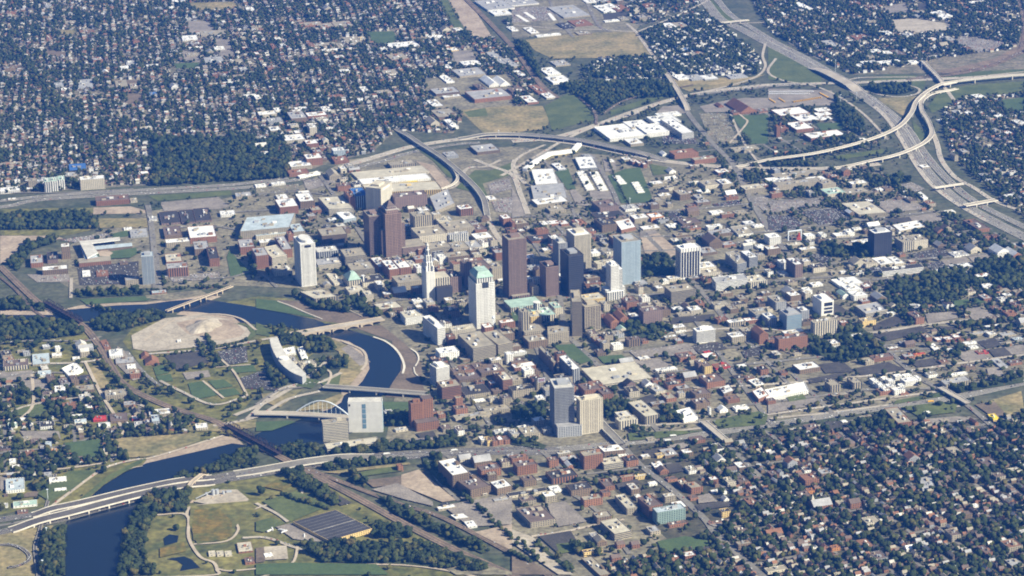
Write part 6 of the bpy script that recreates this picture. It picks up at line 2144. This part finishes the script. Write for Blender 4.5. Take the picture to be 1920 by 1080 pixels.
for w2, wid, z0 in ROADS[len(HW):]:
    if wid < 9 or wid > 18: continue
    for i in range(len(w2)-1):
        a, b = w2[i], w2[i+1]; L_ = np.linalg.norm(b-a)
        if L_ < 4: continue
        t = (b-a)/L_; nr = np.array([-t[1], t[0]])
        for k in range(int(L_/30)+1):
            if random.random() < .6:
                q = a+t*random.uniform(0, L_)+nr*random.choice([-.33, -.14, .14, .33])*wid
                if inframe(q[0], q[1]) and not occ(q[0], q[1]) & 12: CARS.append((q[0], q[1], math.atan2(t[1], t[0]), z0+.1, pick([('white', .3), ('silver', .26), ('black', .2), ('red', .1), ('tan', .14)]), 2))
cp = np.array([(c[0], c[1]) for c in CARS]); px, py = proj(cp[:, 0], cp[:, 1], 1+np.zeros(len(cp))); vis = (px > 5) & (px < 1915) & (py < 1075) & (py > 5); order = np.argsort(-(py+4000*vis)); ntop = set(order[:300].tolist())
mb = MB(); cmats = [CM[c].materials[0] for c in CC]+[glass('k'), MATS['tyre']]
for i, (x, y, a, z, c, w_) in enumerate(CARS):
    if i in ntop:
        o = link('car', CM[c], loc=(x, y, z), rz=a); wh = ('parked in a lot', 'on the interstate', 'on a city street')[w_]
        sec = 'lower left' if px[i] < 640 else 'lower centre' if px[i] < 1280 else 'lower right'
        tag(o, 'small %s car %s, %s of the view' % (c, wh, sec), 'car', '%s cars %s, %s' % (c, wh, sec))
    else:
        cc, s = math.cos(a), math.sin(a); f = lambda p, q, zz: (x+p*cc-q*s, y+p*s+q*cc, z+zz); k = CC.index(c)
        B = [(-2.3, -.95), (2.3, -.95), (2.3, .95), (-2.3, .95)]; C_ = [(-1.4, -.8), (.9, -.8), (.9, .8), (-1.4, .8)]
        for j in range(4): n = (j+1) % 4; mb.poly([f(*B[j], .2), f(*B[n], .2), f(*B[n], .95), f(*B[j], .95)], k)
        mb.poly([f(*q, .95) for q in B], k)
        for j in range(4): n = (j+1) % 4; mb.poly([f(*C_[j], .95), f(*C_[n], .95), f(*C_[n], 1.5), f(*C_[j], 1.5)], 6)
        mb.poly([f(*q, 1.5) for q in C_], k)
tag(mb.build('distant_cars', cmats), 'far-off specks of parked and moving cars all over the city', 'cars', kind='stuff')
print('CARS', len(CARS))
# buses, trucks, trailers
BM_ = {('bus', 'yellow'): car_mesh('yellow', 'bus'), ('bus', 'white'): car_mesh('white', 'bus'), ('truck', 'white'): car_mesh('white', 'truck'), ('truck', 'yellow'): car_mesh('yellow', 'truck')}
def veh(kind, col, x, y, a, label, group=None, z=.9):
    g = P(x, y); o = link(kind if kind == 'bus' else 'truck', BM_[(kind, col)], loc=(g[0], g[1], z), rz=a); tag(o, label, kind, group)
A90 = GA+math.pi/2
for k in range(26): veh('bus', 'white', 1441+k*3.3, 270*0+693/4-k*.03, A90, 'white-roofed bus in the long front row of the fenced bus yard', 'white-roofed buses in two long rows of the bus yard')
for k in range(24): veh('bus', 'white', 1441+k*3.3, 708/4, A90, 'white-roofed bus in the long front row of the fenced bus yard', 'white-roofed buses in two long rows of the bus yard')
for k in range(14): veh('bus', 'yellow', 1538+k*1.55, 176+k*.85, A90-.5, 'yellow school bus in the slanting rank at the corner of the bus yard', 'yellow buses in the slanting rank')
for k in range(6): veh('bus', 'yellow', 1443+k*2, 187+k*1.2, A90-.4, 'yellow school bus in the small left rank of the bus yard', 'yellow buses in the small left rank')
for k in range(6): veh('bus', 'yellow', 1461+k*2, 186+k*1.2, A90-.4, 'yellow school bus in the second small rank of the bus yard', 'yellow buses in the second small rank')
for k in range(16): veh('bus', 'yellow', 1488+k*3.4, 192-k*.55, A90, 'yellow school bus in the long rear row of the bus yard', 'yellow buses in the long rear row')
for k in range(14): veh('truck', 'white', 1162+k*3.9, 148.5-k*.05, A90, 'white box trailer parked in the roadside row before the rail woods', 'white trailers in the roadside row')
for q, (bx, by, n, dx, dy) in enumerate([(970, 30, 10, 3.5, 1.3), (985, 25, 9, 3.5, 1.4), (1030, 27, 9, 2, 1.5)]):
    for k in range(n): veh('truck', 'white', bx+k*dx*.6, by+k*dy, GA, 'white trailer in the %s rank of the far depot near the top' % ('left', 'middle', 'right')[q], 'white trailers, %s rank of the far depot' % ('left', 'middle', 'right')[q])
for q, (bx, by, n, dx, dy, w_) in enumerate([(1082.5, 326, 9, 2.2, 3.9, 15), (1107.5, 327, 9, 2.2, 3.9, 15), (1151, 334, 5, 2.8, 3.1, 13), (1186, 346, 5, 2.6, 4.2, 13)]):
    for k in range(n):
        rr = bld(bx+k*dx, by+k*dy-2, w_, 2.2, 2.6, 'w', 'w', 'N', label='long white shed in the %s row of the fenced field behind downtown' % ('leftmost', 'second', 'third', 'rightmost')[q], ang=GA, name='storage_shed', cat='shed')[0]; rr['group'] = 'white sheds, %s row' % ('leftmost', 'second', 'third', 'rightmost')[q]
for x, y, l in ((725, 853.5, 'white semi trailer truck on the interstate above the wooded bank'), (852, 846.5, 'white truck with orange cab on the interstate near the church'), (1262, 819.5, 'white truck in the sunken interstate'), (1252, 828, 'white trailer truck on the service road beside the interstate'), (1745, 755, 'yellow and white truck on the sunken interstate at right')):
    veh('truck', 'yellow' if 'yellow' in l else 'white', x, y, GA-.1, l, z=2.0)
for k, (x, y) in enumerate([(506, 997), (511, 994), (528, 996), (533, 999), (571, 1007), (594, 913), (598, 917), (613, 925)]):
    veh('truck', 'white', x, y, .8+k, 'white truck standing in the %s' % ('gravel yard left of the black-roofed warehouse' if k < 5 else 'dark strip beside the railway tracks'), 'white trucks in the yards by the warehouse' if k < 5 else 'white trucks beside the tracks')
# light masts
for x, y, h_ in ((1566, 139, 26), (1728, 130, 20), (88, 1008, 18), (935, 232+25, 12), (1181, 388, 16), (1105, 158, 8), (80, 1065, 14), (280, 952, 10), (90, 938, 20), (1606, 186, 12), (1576, 190, 12), (1492, 335, 10)):
    g = P(x, y); r = link('light_mast', None, loc=(g[0], g[1], .5)); H = hm(x, y, h_); m = MB(); tube(m, [(0, 0, 0), (0, 0, H)], .5, n=6); m.build('pole', am, r); m = MB(); m.prism([(2.2*math.cos(q), 2.2*math.sin(q)) for q in np.linspace(0, 6.283, 8, endpoint=False)], H-.6, H+.5); m.build('lamp_ring', am, r)
    tag(r, 'tall thin white light mast '+('beside the freeway junction at upper right' if x > 1400 and y < 400 else 'near the wide river at lower left' if x < 400 else 'near the rail valley behind downtown'), 'light mast', 'light masts '+('upper right' if x > 1400 and y < 400 else 'lower left' if x < 400 else 'behind downtown'))
# ---- rubble / clutter on plant pads ----
# ---- labels for every building ----
LM = [(1700, 230, 'the freeway junction'), (1480, 180, 'the bus yard'), (1500, 215, 'the flat white school'), (1220, 245, 'the white mall roofs'), (1090, 95, 'the brown field'), (930, 160, 'the tent-like halls'), (745, 340, 'the convention halls'), (1022, 345, 'the white plant'), (1180, 355, 'the green field with sheds'),
      (1490, 350, 'the curved college building'), (1610, 395, 'the cream garage with roof slots'), (1656, 460, 'the black tower'), (1290, 490, 'the striped white tower'), (1180, 490, 'the blue-grey glass tower'), (1088, 465, 'the cream gridded tower'), (965, 500, 'the tallest brown tower'), (735, 430, 'the brown stepped tower'),
      (570, 490, 'the white round-capped tower'), (510, 420, 'the arena'), (205, 470, 'the ballpark'), (275, 505, 'the round-cornered tower'), (345, 500, 'the arched brick block'), (100, 345, 'the green-peaked towers'), (400, 300, 'the dark wooded park'), (805, 540, 'the slender stone tower'), (903, 570, 'the green-roofed white tower'), (1015, 590, 'the domed capitol'), (1075, 600, 'the long tan slab'),
      (1110, 660, 'the green squares'), (1150, 700, 'the huge pale garage roof'), (1160, 610, 'the red stone church'), (1050, 765, 'the grey twin tower'), (1108, 785, 'the tan twin tower'), (1230, 780, 'the slotted courthouse'), (1325, 630, 'the white striped slab'), (1490, 600, 'the glass hospital block'), (1550, 615, 'the ribbed cream block'), (1490, 640, 'the long brick apartment wall'), (1600, 550, 'the white art museum'),
      (1690, 550, 'the wooded park at right'), (1700, 725, 'the white apartment estate'), (1460, 735, 'the brilliant white long building'), (1870, 780, 'the yellow-roofed building'), (685, 780, 'the white curved slab'), (785, 775, 'the brick river tower'), (825, 700, 'the striped riverside tower'), (540, 670, 'the crescent museum'), (350, 620, 'the cleared oval site'), (210, 660, 'the red-roofed shed by the tracks'), (130, 780, 'the west-side houses'),
      (40, 920, 'the blue metal hall'), (620, 985, 'the black-roofed warehouse'), (860, 890, 'the courtyard apartments'), (1110, 860, 'the curved-roofed brick offices'), (1250, 970, 'the green glass block'), (1010, 970, 'the brown-roofed warehouse'), (1540, 945, 'the long brick church'), (1185, 950, 'the slotted garage'), (560, 90, 'the upper left district'), (400, 100, 'the far left shops'), (230, 150, 'the far left school'), (1150, 20, 'the top edge depots'), (1750, 45, 'the far top right yards'),
      (650, 220, 'the midtown blocks'), (1340, 400, 'the dark car parks'), (1330, 700, 'the low blocks east of the squares'), (1800, 640, 'the car lots at right'), (920, 700, 'the brown brick quarter'), (1400, 500, 'the office blocks at centre right')]
def direction(dx, dy):
    if math.hypot(dx, dy) < 14: return 'right beside'
    if abs(dx) > abs(dy)*1.3: return 'left of' if dx < 0 else 'right of'
    return 'behind' if dy < 0 else 'in front of'
NAMES = {}
for b in BREC:
    root, x, y, A, wc, rc, kind, lab, H, gab = b
    if lab: root['label'] = lab; continue
    d = min(LM, key=lambda l: math.hypot(l[0]-x, (l[1]-y)*1.6)); sz = 'small' if A < 450 else 'broad' if A > 3500 else 'mid-sized'
    hgt = 'low ' if H < 9 else 'tall ' if H > 35 else ''
    s = '%s%s %s %s with %s %sroof %s %s' % (hgt, sz, WCN[wc], 'tower' if kind == 'tower' else 'block' if kind != 'building' else 'building', RCN[rc], 'gabled ' if gab else 'flat ', direction(x-d[0], y-d[1]), d[2])
    root['label'] = s; NAMES.setdefault(s, []).append(b)
ORD = ['first', 'second', 'third', 'fourth', 'fifth', 'sixth', 'seventh', 'eighth', 'ninth', 'tenth']
for s, bs in NAMES.items():
    if len(bs) > 1:
        bs.sort(key=lambda b: b[1])
        for k, b in enumerate(bs):
            t_ = ('leftmost' if k == 0 else 'rightmost' if k == len(bs)-1 else ORD[min(k, 9)]+'-from-left')+' '+s
            b[0]['label'] = ' '.join(t_.split()[:16]); b[0]['group'] = 'similar buildings '+' '.join(s.split()[-4:])
for b in BREC:
    w_ = b[0]['label'].split()
    if len(w_) > 16: b[0]['label'] = ' '.join(w_[:16])
# ---------------- haze ----------------
m = bpy.data.materials.new('haze_air'); m.use_nodes = True; t = m.node_tree; t.nodes.remove(t.nodes['Principled BSDF']); pv = t.nodes.new('ShaderNodeVolumePrincipled')
pv.inputs['Color'].default_value = HAZE_COL; pv.inputs['Density'].default_value = HAZE_D; pv.inputs['Anisotropy'].default_value = 0.1
t.links.new(pv.outputs[0], t.nodes['Material Output'].inputs['Volume'])
mb = MB(); mb.box(-15500, -9500, -3, 15500, 21500, 2330, bottom=True); hz = mb.build('haze', m); tag(hz, 'thin bluish air haze over the whole city', kind='stuff')
